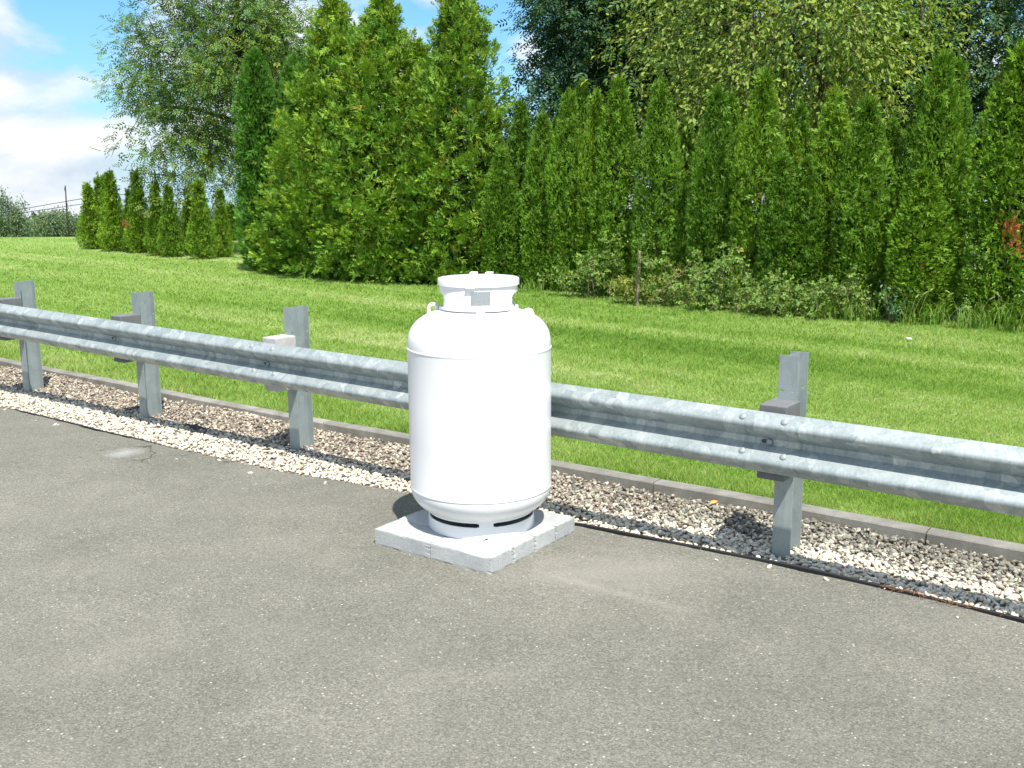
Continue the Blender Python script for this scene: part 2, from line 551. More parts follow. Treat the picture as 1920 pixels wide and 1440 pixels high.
def build_lawn():
    # curved strips from the kerb outwards, wide enough to reach the horizon
    dist = np.concatenate([np.linspace(0.0, 3, 7), np.linspace(4, 60, 57), np.linspace(66, 260, 34), np.array([320, 420, 600, 900, 1400, 2200])])
    ss = np.concatenate([np.array([-1800, -900, -500, -300, -200, -140]), np.linspace(-110, 60, 86), np.array([80, 120, 200, 400, 900, 1800])])
    S, D = np.meshgrid(ss, dist, indexing='ij')
    N = KERB_N + 0.115 + kerb_off(S) * (D < 0.2) + D
    P = sn_np(S, N, 0 * S)
    P[..., 2] = lawn_z(P[..., 0], P[..., 1])
    # settle to the top of the kerb at the road side
    k = np.exp(-D / 1.2)
    P[..., 2] = P[..., 2] * (1 - k) + 0.055 * k
    nd = len(dist)
    idx = np.arange(S.size).reshape(S.shape)
    Fq = np.stack([idx[:-1, :-1], idx[1:, :-1], idx[1:, 1:], idx[:-1, 1:]], -1).reshape(-1, 4)
    me = np_mesh('lawn', P.reshape(-1, 3), Fq)
    o = link('lawn', me, M_TURF, smooth=True)
    tag(o, 'mown green lawn rolling from the kerb to the far trees', 'lawn', kind='structure')
    # base earth under the road side so nothing is open
    b = MB(); b.poly([sn(-1500, -1200, -0.09), sn(1500, -1200, -0.09), sn(1500, 0.62, -0.09), sn(-1500, 0.62, -0.09)])
    o = b.build('ground', M_BED); tag(o, 'bare ground under the paving', 'ground', kind='structure')


def build_grass():
    N = 600000
    # mown blades: thinner spacing and larger tufts with distance from the road
    y0, y1 = 4.6, 40.0
    u = rng.random(N)
    y = 1.0 / (1.0 / y0 - u * (1.0 / y0 - 1.0 / y1))
    x = (rng.random(N) * 2 - 1) * (0.54 * y + 0.7)
    s = (x - X0) * DX + (y - Y0) * DY
    n = -(x - X0) * DY + (y - Y0) * DX
    keep = (n > KERB_N + 0.125 + kerb_off(s)) & (s < 14) & (s > -40)
    # not beneath the hedge
    keep &= ~((x > 0.3) & ((x - 0.59) * 0.6617 + (y - 18.5) * 0.7498 > 0.5))
    x, y, s, n = x[keep], y[keep], s[keep], n[keep]
    K = len(x)
    dk = n - KERB_N - 0.12
    z = lawn_z(x, y); k = np.exp(-dk / 1.2); z = z * (1 - k) + 0.055 * k
    sc = np.clip(y / 9.0, 0.75, 3.0)
    tuft = 0.5 + 0.5 * np.sin(x * 5.1 + 1.3 * np.sin(y * 3.7)) * np.sin(y * 4.3 + x)
    edge = np.exp(-dk / 0.28)
    h = (0.018 + 0.022 * rng.random(K) ** 1.3 + 0.010 * tuft) * (1 + 1.9 * edge * tuft) * np.minimum(sc, 1.35)
    wd = (0.0028 + 0.0022 * rng.random(K)) * sc
    a = rng.random(K) * 2 * np.pi
    lean = (0.25 + 0.9 * rng.random(K)) * h
    la = rng.random(K) * 2 * np.pi
    side = np.stack([np.cos(a), np.sin(a), 0 * a], -1) * wd[:, None]
    base = np.stack([x, y, z - 0.004], -1)
    tip = base + np.stack([np.cos(la) * lean, np.sin(la) * lean, h], -1)
    V = np.stack([base - side, base + side, tip], 1).reshape(-1, 3)
    F = np.arange(3 * K).reshape(-1, 3)
    br = 0.85 + 0.55 * rng.random(K)
    ty = rng.random(K)
    tint = np.stack([br * (0.95 + 0.5 * (ty > 0.8)), br * (1.0 + 0.12 * (ty > 0.8)), br * (0.9 + 0.9 * (ty > 0.9))], -1)
    tint = np.repeat(tint, 3, 0)
    tint[0::3] *= 0.9; tint[1::3] *= 0.9
    o = link('grass', np_mesh('grass', V, F, tint), M_BLADE)
    tag(o, 'short mown grass blades covering the lawn behind the guardrail', 'grass', kind='stuff')


ICO = None
def stone_template(seed):
    bm = bmesh.new(); bmesh.ops.create_icosphere(bm, subdivisions=1, radius=1.0)
    r = np.random.default_rng(seed)
    V = np.array([v.co[:] for v in bm.verts]); F = np.array([[v.index for v in f.verts] for f in bm.faces]); bm.free()
    V = V * (0.72 + 0.5 * r.random((len(V), 1)))
    # a couple of broken flats
    for _ in range(3):
        d = r.normal(size=3); d /= np.linalg.norm(d)
        t = V @ d; lim = 0.55; V = V - np.maximum(t - lim, 0)[:, None] * d
    return V, F


def rot_from(a, b, c):
    ca, sa, cb, sb, cc, sc = np.cos(a), np.sin(a), np.cos(b), np.sin(b), np.cos(c), np.sin(c)
    R = np.empty((len(a), 3, 3))
    R[:, 0, 0] = ca * cb; R[:, 0, 1] = ca * sb * sc - sa * cc; R[:, 0, 2] = ca * sb * cc + sa * sc
    R[:, 1, 0] = sa * cb; R[:, 1, 1] = sa * sb * sc + ca * cc; R[:, 1, 2] = sa * sb * cc - ca * sc
    R[:, 2, 0] = -sb; R[:, 2, 1] = cb * sc; R[:, 2, 2] = cb * cc
    return R


def bed_z(s, n):
    f = np.clip((n - edge_n(s)) / 0.9, 0, 1)
    return -0.012 + 0.035 * f + 0.012 * np.sin(s * 2.3 + 4 * n) * f


def build_gravel():
    ss = np.linspace(-8, 14, 221); ff = np.linspace(0, 1, 10)
    S, Fm = np.meshgrid(ss, ff, indexing='ij')
    N = edge_n(S) - 0.02 + Fm * (KERB_N + kerb_off(S) + 0.02 - edge_n(S))
    P = sn_np(S, N, bed_z(S, N) - 0.006)
    idx = np.arange(S.size).reshape(S.shape)
    Fq = np.stack([idx[:-1, :-1], idx[1:, :-1], idx[1:, 1:], idx[:-1, 1:]], -1).reshape(-1, 4)
    o = link('gravel_bed', np_mesh('gravel_bed', P.reshape(-1, 3), Fq), M_BED, smooth=True)
    tag(o, 'stone dust strip under the gravel', 'gravel bed', kind='structure')
    Nst = 25000
    s = -2.2 + 12.4 * rng.random(Nst)
    f = rng.random(Nst)
    lo = edge_n(s) + 0.022; hi = KERB_N + kerb_off(s) - 0.008
    n = lo + f * (hi - lo)
    z = bed_z(s, n) + 0.004 + 0.014 * rng.random(Nst) ** 2
    n[:16] = lo[:16] - np.abs(rng.normal(0, 0.08, 16)) - 0.06; z[:16] = 0.004      # strays on the asphalt
    sz = 0.0115 + 0.0095 * rng.random(Nst) ** 1.6
    big = rng.random(Nst) > 0.965; sz[big] *= 1.45
    ax = np.stack([sz * (1.0 + 0.45 * rng.random(Nst)), sz * (0.62 + 0.3 * rng.random(Nst)), sz * (0.40 + 0.3 * rng.random(Nst))], -1)
    R = rot_from(rng.random(Nst) * 6.283, rng.normal(0, 0.45, Nst), rng.normal(0, 0.45, Nst))
    pal_c = np.array([(0.66, 0.60, 0.49), (0.72, 0.67, 0.57), (0.58, 0.51, 0.40), (0.70, 0.66, 0.60), (0.55, 0.50, 0.43)])
    pal_b = np.array([(0.31, 0.235, 0.185), (0.44, 0.35, 0.28), (0.17, 0.135, 0.115), (0.54, 0.46, 0.38), (0.36, 0.285, 0.235), (0.24, 0.20, 0.175), (0.60, 0.52, 0.44)])
    pal_g = np.array([(0.36, 0.33, 0.29), (0.50, 0.46, 0.39), (0.21, 0.195, 0.18), (0.58, 0.53, 0.44), (0.28, 0.245, 0.215), (0.42, 0.37, 0.30)])
    # cream stone was laid along the road, brown stone along the kerb; further right they mix with grey
    lim = np.interp(s, [-2, 4.5, 6.0, 7.0, 8.0, 10], [0.02, 0.03, 0.00, 0.16, 0.22, 0.22]) + rng.normal(0, 0.05, Nst)
    tint = pal_b[rng.integers(0, len(pal_b), Nst)].copy()
    g = rng.random(Nst) < np.interp(s, [5.5, 7.2, 9], [0.0, 0.75, 0.9]); tint[g] = pal_g[rng.integers(0, len(pal_g), g.sum())]
    dk = g & (n > 0.36); tint[dk] *= 0.72
    cr = n < lim; tint[cr] = pal_c[rng.integers(0, len(pal_c), cr.sum())]
    tint *= (0.72 + 0.42 * rng.random(Nst))[:, None]
    tint[g & ~cr] *= 0.86
    tint[~cr] *= np.array([0.88, 0.93, 0.93])
    tint[:, 2] *= 0.95
    Vs, Fs, Ts, off = [], [], [], 0
    kind = rng.integers(0, 8, Nst)
    for kk in range(8):
        tv, tf = stone_template(kk)
        q = np.where(kind == kk)[0]
        L = tv[None] * ax[q][:, None, :]
        W = np.einsum('nij,nvj->nvi', R[q], L)
        W[..., 0] += s[q][:, None]; W[..., 1] += n[q][:, None]; W[..., 2] += z[q][:, None]
        Wp = sn_np(W[..., 0], W[..., 1], W[..., 2]).reshape(-1, 3)
        nv = len(tv)
        Fs.append((tf[None] + (np.arange(len(q)) * nv)[:, None, None]).reshape(-1, 3) + off)
        Vs.append(Wp); Ts.append(np.repeat(tint[q], nv, 0)); off += len(Wp)
    o = link('gravel', np_mesh('gravel', np.concatenate(Vs), np.concatenate(Fs), np.concatenate(Ts)), M_STONE)
    tag(o, 'cream and brown crushed stone between asphalt and kerb', 'gravel', kind='stuff')


def build_kerb():
    root = empty('kerb', sn(0, KERB_N, 0), 0)
    tag(root, 'low grey concrete kerb between gravel and lawn', 'kerb', kind='structure')
    joints = [-5.2, -3.4, -1.6, 0.155, 1.43, 3.59, 5.08, 6.575, 8.26, 9.95, 11.7, 13.4]
    inv = Matrix.Translation(Vector(sn(0, KERB_N, 0))).inverted()
    for a, b in zip(joints, joints[1:]):
        mb = MB(); bm = mb.bm
        m = 7
        rings = []
        for i in range(m + 1):
            s = a + 0.004 + (b - a - 0.008) * i / m
            o = KERB_N + float(kerb_off(s))
            w = random.uniform(-0.0015, 0.0015)
            zt = 0.083 + 0.004 * math.sin(s * 1.7)
            prof = [(o + w, -0.06), (o + w, zt - 0.008), (o + 0.008, zt), (o + 0.102, zt + w), (o + 0.110, zt - 0.008), (o + 0.110, -0.06)]
            rings.append([bm.verts.new((s, p[0], p[1])) for p in prof])
        for r, q in zip(rings, rings[1:]):
            for j in range(6):
                bm.faces.new([r[j], r[(j + 1) % 6], q[(j + 1) % 6], q[j]])
        bm.faces.new(rings[0]); bm.faces.new(rings[-1][::-1])
        mb.build('kerb_stone', M_KERB, root, M=inv @ SNM)


def build_edging():
    for nm, s0, s1, lab in (('edging_strip', 5.95, 12.0, 'black plastic edging along the gravel at right'),
                            ('edging_strip', 0.6, 2.75, 'black plastic edging showing at left below cream gravel')):
        mb = MB(); bm = mb.bm
        rings = []
        m = int((s1 - s0) / 0.12)
        for i in range(m + 1):
            s = s0 + (s1 - s0) * i / m
            n = float(edge_n(s)) + 0.012
            fade = min(1.0, (s - s0) / 0.6) if s0 > 3 else min(1, (s - s0) / 0.3, (s1 - s) / 0.3)
            zt = (0.014 if s0 > 3 else 0.007) * fade + 0.002 + 0.002 * math.sin(s * 5)
            prof = [(n - 0.006, -0.05), (n - 0.006, zt - 0.004), (n - 0.002, zt), (n + 0.006, zt), (n + 0.009, zt - 0.004), (n + 0.009, -0.05)]
            rings.append([bm.verts.new((s, p[0], p[1])) for p in prof])
        for r, q in zip(rings, rings[1:]):
            for j in range(6):
                bm.faces.new([r[j], r[(j + 1) % 6], q[(j + 1) % 6], q[j]])
        bm.faces.new(rings[0]); bm.faces.new(rings[-1][::-1])
        o = mb.build(nm, M_EDGE, M=SNM)
        tag(o, lab, 'edging', kind='structure')


build_asphalt(); build_lawn(); build_gravel(); build_kerb(); build_edging(); build_grass()

# ------------------------------------------------------------------ guardrail
def rail_bottom(s):
    return float(np.interp(s, [-6, 0, 3.9, 7.7, 12], [0.685, 0.600, 0.546, 0.518, 0.487]))


def circle(cx, cz, r, n=10):
    return [(cx + r * math.cos(2 * math.pi * i / n), cz + r * math.sin(2 * math.pi * i / n)) for i in range(n)]


def slot(cx, cz, w, h, n=6):
    pts = []
    for i in range(n + 1):
        a = -math.pi / 2 + math.pi * i / n
        pts.append((cx + w / 2 - h / 2 + h / 2 * math.cos(a), cz + h / 2 * math.sin(a)))
    for i in range(n + 1):
        a = math.pi / 2 + math.pi * i / n
        pts.append((cx - w / 2 + h / 2 + h / 2 * math.cos(a), cz + h / 2 * math.sin(a)))
    return pts


RAIL_N = -0.200     # back plane of the beam
def build_guardrail():
    root = empty('guardrail', (0, 0, 0))
    tag(root, 'long galvanized steel W-beam guardrail on posts between asphalt and lawn', 'guardrail')
    # half profile from the lip to the flat valley (depth towards the road, height)
    half = [(0.022, 0.000), (0.030, 0.010), (0.055, 0.030), (0.068, 0.041), (0.077, 0.050), (0.081, 0.060), (0.080, 0.070), (0.075, 0.079),
            (0.064, 0.091), (0.030, 0.118), (0.012, 0.131), (0.004, 0.136), (0.000, 0.140)]
    posts = [-1.855, 0.05, 1.955, 3.86, 5.765, 7.67, 9.575]
    panels = [(-3.95, 4.02, 0.0), (3.71, 7.83, 0.0035), (7.52, 11.9, 0.0)]
    panels = [(-3.95, 0.20, 0.003), (-0.10, 4.02, 0.006), (3.71, 7.83, 0.003), (7.52, 11.8, 0.0)]
    for a, b, lift in panels:
        mb = MB(); bm = mb.bm
        za, zb = rail_bottom(a), rail_bottom(b)
        # bend of the height line at the posts is spread over the panel
        stops = [a] + [p for p in np.arange(math.ceil(a / 0.4) * 0.4, b, 0.4) if a + 0.05 < p < b - 0.05] + [b]
        zl = lambda s: za + (zb - za) * (s - a) / (b - a)
        for flip in (False, True):
            prev = None
            for s in (a, b):
                ring = []
                for d, h in half:
                    hh = 0.312 - h if flip else h
                    ring.append(bm.verts.new((s, RAIL_N - d - lift, zl(s) + hh)))
                if prev:
                    for i in range(len(half) - 1):
                        bm.faces.new([prev[i], ring[i], ring[i + 1], prev[i + 1]])
                prev = ring
        # valley web with its post bolt slots
        outer = [(a, zl(a) + 0.140), (b, zl(b) + 0.140), (b, zl(b) + 0.172), (a, zl(a) + 0.172)]
        holes = [slot(p - 0.018, zl(p) + 0.156, 0.062, 0.021) for p in posts if a + 0.03 < p < b - 0.03]
        flat = outer + [p for hl in holes for p in hl]
        tris = tessellate_polygon([[Vector((p[0], p[1], 0)) for p in l] for l in [outer] + holes])
        vv = [bm.verts.new((p[0], RAIL_N - lift, p[1])) for p in flat]
        for tr in tris: bm.faces.new([vv[i] for i in tr])
        bmesh.ops.remove_doubles(bm, verts=bm.verts, dist=0.0004)
        bm.normal_update()
        for f in bm.faces:
            if f.normal.y > 0: f.normal_flip()
        o = mb.build('rail_panel', M_GALV, root, auto=0.6, M=SNM, recalc=False)
        sol = o.modifiers.new('sheet', 'SOLIDIFY'); sol.thickness = 0.0028; sol.offset = 0.0; sol.use_rim = False
    # posts
    mats = {0: M_RUBBER, 1: M_RUBBER, 2: M_RUBBER, 3: M_WOOD, 4: M_RUBBER, 5: M_RUBBER, 6: M_RUBBER}
    hz = (0.905,)
    leanv = {1: 0.012, 2: 0.004, 3: 0.0, 5: -0.004}
    for i, s in enumerate(posts):
        ztop = 1.09
        lean = Matrix.Rotation(leanv.get(i, 0.0), 4, 'Y')
        mb = MB()
        fl = [(-0.0500, -0.35), (0.0500, -0.35), (0.0500, ztop), (-0.0500, ztop)]
        mb.plate(fl, [circle(-0.030, 0.905, 0.0095), circle(0.030, 0.905, 0.0095), circle(-0.030, 0.63, 0.0095)], 0.0, 0.0055)
        mb.plate(fl, [circle(-0.030, 0.905, 0.0095), circle(0.030, 0.905, 0.0095)], 0.1445, 0.150)
        mb.box((-0.0022, 0.0055, -0.35), (0.0022, 0.1445, ztop))
        o = mb.build('post', M_POST, root, M=SNM @ Matrix.Translation((s, 0, 0)) @ lean)
        # blockout between beam and post
        zb = rail_bottom(s)
        mb = MB()
        mb.box((s - 0.074, -0.192, zb - 0.048), (s + 0.070, -0.001, zb + 0.342))
        o = mb.build('blockout', mats[i], root, bevel=0.006, M=SNM)
        if i == 3: o['label'] = 'pale weathered wood blockout'
        # post bolt in the slot
        mb = MB()
        mb.lathe([(0.0, 0.011), (0.008, 0.0105), (0.015, 0.007), (0.018, 0.0), (0.0, -0.0)], 14)
        Mx = SNM @ Matrix.Translation((s - 0.004, RAIL_N - 0.008, zb + 0.156)) @ Matrix.Rotation(math.pi / 2, 4, 'X')
        mb.build('post_bolt', M_POST, root, smooth=True, M=Mx)
    # splice bolts: two columns of four at each panel joint
    me0 = None
    for c in (0.05, 3.86, 7.65):
        for ds in (-0.110, 0.110):
            s = c + ds; zb = rail_bottom(s)
            for d, h, ang in ((0.0545, 0.0295, -38), (0.049, 0.103, 38), (0.049, 0.209, -38), (0.0545, 0.2825, 38)):
                m4 = Matrix.Rotation(math.radians(90 - ang), 4, 'X')
                Mx = SNM @ Matrix.Translation((s, RAIL_N - d - 0.009, zb + h)) @ m4
                if me0 is None:
                    mb = MB(); mb.lathe([(0.0, 0.0095), (0.010, 0.0088), (0.0165, 0.0055), (0.0192, 0.0), (0.0192, -0.006)], 14)
                    o = mb.build('splice_bolt', M_POST, root, smooth=True); me0 = o.data
                    o.matrix_world = Mx
                else:
                    o = bpy.data.objects.new('splice_bolt', me0); COL.objects.link(o); o.parent = root; o.matrix_world = Mx


build_guardrail()

# ------------------------------------------------------------------ concrete pad and gas tank
PAD = (-0.77511, 5.43002); PYAW = -0.62422
TX, TY = -0.1773, 5.5247


def build_pad():
    e1 = Vector((math.cos(PYAW), math.sin(PYAW), 0)); e2 = Vector((-e1.y, e1.x, 0))
    A, B, H = 0.4069, 0.2025, 0.0925
    names = [['pale concrete block at the front corner of the pad nearest the camera', 'concrete block at the left corner of the pad under the tank'],
             ['yellow-stained concrete block, second from front on the pad side facing right', 'concrete block in second row of the pad, left half'],
             ['concrete block, third from front on the pad side facing right', 'concrete block in third row of the pad, hidden half'],
             ['concrete block at the right corner of the pad beside the gravel', 'concrete block at the back corner of the pad behind the tank']]
    for r in range(4):
        for c in range(2):
            mb = MB(); bm = mb.bm
            g = 0.0015
            mb.box((-A / 2 + g, -B / 2 + g, 0), (A / 2 - g, B / 2 - g, H + random.uniform(-0.0015, 0.0015)))
            bmesh.ops.subdivide_edges(bm, edges=bm.edges[:], cuts=9, use_grid_fill=True)
            for v in bm.verts:
                co = v.co
                onx = abs(abs(co.x) - A / 2) < 0.003; ony = abs(abs(co.y) - B / 2) < 0.003; onz = abs(co.z - H) < 0.003 or co.z < 0.002
                k = onx + ony + onz
                if k >= 2:   # chipped arrises
                    q = random.uniform(0.0012, 0.005) if random.random() < 0.9 else random.uniform(0.005, 0.009)
                    if onx: co.x -= math.copysign(q * 0.6, co.x)
                    if ony: co.y -= math.copysign(q * 0.6, co.y)
                    if onz and co.z > 0.05: co.z -= q * 0.6
                elif onz and co.z > 0.05:
                    co.z += random.uniform(-0.0006, 0.0006)
            o = mb.build('concrete_block', M_BLOCK)
            ctr = Vector((*PAD, 0)) + e1 * A * (1.5 - c) + e2 * B * (r + 0.5)
            o.location = ctr; o.rotation_euler = (0, 0, PYAW + random.uniform(-0.004, 0.004))
            tag(o, names[r][c], 'concrete block', 'concrete blocks laid as a pad under the tank')


def sheet_ring(name, mat, parent, r0, r1, z0, z1, hole, na=240, nz=26, center=(0, 0), rfun=None):
    """cylindrical sheet with openings; hole(angle, z) -> True where it is cut"""
    bm = bmesh.new()
    ang = [2 * math.pi * i / na for i in range(na)]
    zs = [z0 + (z1 - z0) * j / nz for j in range(nz + 1)]
    vo = {}
    def vert(i, j, k):
        key = (i % na, j, k)
        if key not in vo:
            r = (r0, r1)[k]
            a = ang[i % na]
            vo[key] = bm.verts.new((center[0] + r * math.cos(a), center[1] + r * math.sin(a), zs[j]))
        return vo[key]
    solid = [[not hole(ang[i] + math.pi / na, (zs[j] + zs[j + 1]) / 2) for j in range(nz)] for i in range(na)]
    for i in range(na):
        for j in range(nz):
            if not solid[i][j]: continue
            bm.faces.new([vert(i, j, 1), vert(i + 1, j, 1), vert(i + 1, j + 1, 1), vert(i, j + 1, 1)])
            bm.faces.new([vert(i, j, 0), vert(i, j + 1, 0), vert(i + 1, j + 1, 0), vert(i + 1, j, 0)])
            if j == 0 or not solid[i][j - 1]: bm.faces.new([vert(i, j, 0), vert(i + 1, j, 0), vert(i + 1, j, 1), vert(i, j, 1)])
            if j == nz - 1 or not solid[i][j + 1]: bm.faces.new([vert(i, j + 1, 1), vert(i + 1, j + 1, 1), vert(i + 1, j + 1, 0), vert(i, j + 1, 0)])
            if not solid[i - 1][j]: bm.faces.new([vert(i, j, 0), vert(i, j, 1), vert(i, j + 1, 1), vert(i, j + 1, 0)])
            if not solid[(i + 1) % na][j]: bm.faces.new([vert(i + 1, j, 1), vert(i + 1, j, 0), vert(i + 1, j + 1, 0), vert(i + 1, j + 1, 1)])
    mb = MB(); mb.bm.free(); mb.bm = bm
    return mb.build(name, mat, parent, auto=0.5)


def build_tank():
    R, Z1, Z2 = 0.3925, 0.3226, 1.1024
    root = empty('gas_tank', (TX, TY, 0.0925))
    tag(root, 'tall white steel propane tank with collar and lid on concrete pad', 'propane tank')
    dz = -0.0925
    # body: elliptical heads, slight joggle at the two welds
    prof = [(0.0, Z1 - 0.196)]
    for k in range(1, 25):
        a = math.pi / 2 * k / 24
        prof.append((R * 0.997 * math.sin(a) ** (2 / 2.1), Z1 - 0.004 - 0.190 * max(0.0, math.cos(a)) ** (2 / 2.1)))
    prof += [(R * 0.9965, Z1 - 0.002), (R + 0.0022, Z1 + 0.001), (R + 0.0028, Z1 + 0.006), (R + 0.0005, Z1 + 0.011), (R, Z1 + 0.014)]
    prof += [(R, Z1 + 0.25), (R, Z1 + 0.5), (R, Z2 - 0.016), (R + 0.0006, Z2 - 0.012), (R + 0.0030, Z2 - 0.007), (R + 0.0024, Z2 - 0.002), (R * 0.9965, Z2 + 0.001)]
    for k in range(0, 25):
        a = math.pi / 2 * k / 24
        prof.append((R * 0.997 * max(0.0, math.cos(a)) ** (2 / 2.6), Z2 + 0.004 + 0.212 * math.sin(a) ** (2 / 2.6)))
    prof[-1] = (0.0, Z2 + 0.216)
    prof = [(r, z + dz) for r, z in prof]
    mb = MB(); mb.lathe(prof, 128)
    body = mb.build('body', M_WHITE, root, auto=0.7)
    # foot ring with four long vent slots and a drain notch (angles measured from the camera side)
    front = math.atan2(-TY, -TX)
    def foot_hole(a, z):
        d = math.degrees((a - front + math.pi) % (2 * math.pi) - math.pi)   # 0 = towards the camera, + = to the right
        if 0.158 < z - dz < 0.184:
            for c in (-45 + 5, 45 + 5, 135 + 5, -135 + 5):
                dd = (d - c + 180) % 360 - 180
                e = 37.5 - (2.0 if not (0.162 < z - dz < 0.180) else 0.0)
                if abs(dd) < e: return True
        dd = (d - 5.0) * math.pi / 180 * 0.297
        return dd * dd + (z - dz - 0.0925) ** 2 < 0.0085 ** 2
    sheet_ring('foot_ring', M_WHITE, root, 0.290, 0.297, 0.0, 0.118, foot_hole, 480, 48)
    # collar with hand openings on both sides
    zc0, zc1 = 1.3105, 1.449
    def collar_hole(a, z):
        d = math.degrees((a - front + math.pi) % (2 * math.pi) - math.pi)
        zz = z - dz
        for c in (-92, 88):
            dd = abs((d - c + 180) % 360 - 180)
            u = dd / 31.0; v = abs(zz - 1.360) / 0.040
            if u ** 4 + v ** 4 < 1: return True
        return False
    sheet_ring('collar', M_WHITE, root, 0.2065, 0.2115, zc0 + dz, zc1 + dz, collar_hole, 240, 40)
    # narrower seat under the collar, and weld tabs
    mb = MB(); mb.lathe([(0.1900, 1.25 + dz), (0.1900, 1.330 + dz), (0.15, 1.330 + dz)], 96)
    mb.build('collar_seat', M_WHITE, root, auto=0.6)
    for k in range(4):
        mb = MB()
        a = front + math.radians(2) + k * math.pi / 2
        mb.box((0.196, -0.022, 1.275 + dz), (0.2135, 0.022, 1.322 + dz), Matrix.Rotation(a, 4, 'Z'))
        mb.build('collar_tab', M_WHITE, root, bevel=0.002)
    # lid with rolled rim, hinge ears behind, hasp in front
    mb = MB()
    mb.lathe([(0.0, 1.4785 + dz), (0.17, 1.4775 + dz), (0.212, 1.4745 + dz), (0.2185, 1.4715 + dz), (0.2205, 1.466 + dz), (0.2205, 1.438 + dz), (0.2150, 1.438 + dz), (0.2150, 1.462 + dz), (0.0, 1.466 + dz)], 128)
    lid = mb.build('lid', M_WHITE, root, auto=0.6)
    for k, off in ((0, -0.018), (1, 0.070)):
        mb = MB()
        Mz = Matrix.Rotation(front + math.pi - math.radians(8), 4, 'Z')
        mb.box((0.06, off - 0.020 - 0.02, 1.474 + dz), (0.190, off + 0.020 - 0.02, 1.4815 + dz), Mz)
        mb.box((0.150, off - 0.020 - 0.02, 1.480 + dz), (0.205, off + 0.020 - 0.02, 1.4885 + dz), Mz)
        mb.build('hinge', M_WHITE, lid, bevel=0.003)
    mb = MB()
    mb.box((0.2215, -0.024, 1.4365 + dz), (0.232, 0.024, 1.4415 + dz), Matrix.Rotation(front - math.radians(11.5), 4, 'Z'))
    mb.box((0.2120, -0.024, 1.4335 + dz), (0.2300, 0.024, 1.4380 + dz), Matrix.Rotation(front - math.radians(11.5), 4, 'Z'))
    mb.build('hasp', M_WHITE, lid, bevel=0.001)
    # data plate: curved to the collar
    def curved(a0, a1, z0, z1, r0, r1, n=10):
        mb = MB(); bm = mb.bm
        ring = []
        for i in range(n + 1):
            a = front + a0 + (a1 - a0) * i / n
            ring.append([bm.verts.new((r * math.cos(a), r * math.sin(a), z + dz)) for r, z in ((r0, z0), (r1, z0), (r1, z1), (r0, z1))])
        for p, q in zip(ring, ring[1:]):
            for j in range(4): bm.faces.new([p[j], q[j], q[(j + 1) % 4], p[(j + 1) % 4]])
        bm.faces.new(ring[0]); bm.faces.new(ring[-1][::-1])
        return mb
    half_w = 0.0515 / 0.2115
    pl = curved(-half_w + 0.045, half_w + 0.045, 1.346, 1.4175, 0.2117, 0.2135).build('nameplate', M_PLATE, root, auto=0.5)
    ink = M_INK
    mb = MB(); bm = mb.bm
    def flat(pts, r=0.2138):
        bm.faces.new([bm.verts.new((r * math.cos(front + 0.045 + x / 0.2115), r * math.sin(front + 0.045 + x / 0.2115), z + dz)) for x, z in pts])
    flat([(-0.021, 1.4060), (-0.009, 1.4060), (-0.0150, 1.4135)])
    flat([(-0.033, 1.4025), (0.004, 1.4025), (0.004, 1.4040), (-0.033, 1.4040)])
    for k in range(7):
        z = 1.395 - 0.0062 * k
        for x0, x1 in ((-0.034 + 0.003 * (k % 2), 0.002 - 0.004 * (k % 3)),):
            flat([(x0, z), (x1, z), (x1, z + 0.0011), (x0, z + 0.0011)])
    mb.build('plate_print', ink, pl)
    # two lifting lugs: bent flat bar loops
    for px, py in ((-0.2545, 0.085), (0.2660, -0.085)):
        mb = MB()
        pts = []
        for k in range(15):
            a = math.pi * k / 14
            pts.append((-0.0255 * math.cos(a), 0, 0.028 + 0.0255 * math.sin(a)))
        pts = [(-0.029, 0, -0.035)] + pts + [(0.029, 0, -0.035)]
        mb.tube(pts, 0.0105, 10)
        zb = Z2 + 0.004 + 0.212 * (1 - (math.hypot(px, py) / R) ** 2.6) ** (1 / 2.6) + dz
        mb.build('lifting_lug', M_WHITE, root, smooth=True, M=Matrix.Translation((px, py, zb - (0.016 if px < 0 else 0.026))) @ Matrix.Rotation(math.radians(-8), 4, 'Z') @ Matrix.Diagonal((0.95, 1.0, 1.0, 1.0)))


M_INK = mat_plain('dark_print', (0.30, 0.36, 0.42), 0.5)
build_pad(); build_tank()

# ------------------------------------------------------------------ foliage
def spray_template():
    """flat fern-like spray of an arborvitae: a stem with side lobes; x is length"""
    T = []
    def lobe(x, y, ang, ln, w, dz=0.0):
        c, s = math.cos(ang), math.sin(ang)
        T.append([(x - s * -w, y - c * w, 0.0), (x + s * -w * 1.0, y + c * w, 0.0), (x + c * ln, y + s * ln, dz)])
    for k, t in enumerate((0.14, 0.46)):
        for sg in (1, -1):
            tt = t + (0.10 if sg > 0 else 0)
            lobe(tt, 0, sg * (0.80 - 0.15 * k), 0.50 * (1 - 0.38 * t), 0.085, 0.05 * (-1) ** k)
    lobe(0.0, 0, 0.0, 0.80, 0.05, 0.0)
    lobe(0.60, 0, 0.0, 0.40, 0.085, 0.05)
    return np.array(T)          # (L,3,3)


SPRAY = spray_template()


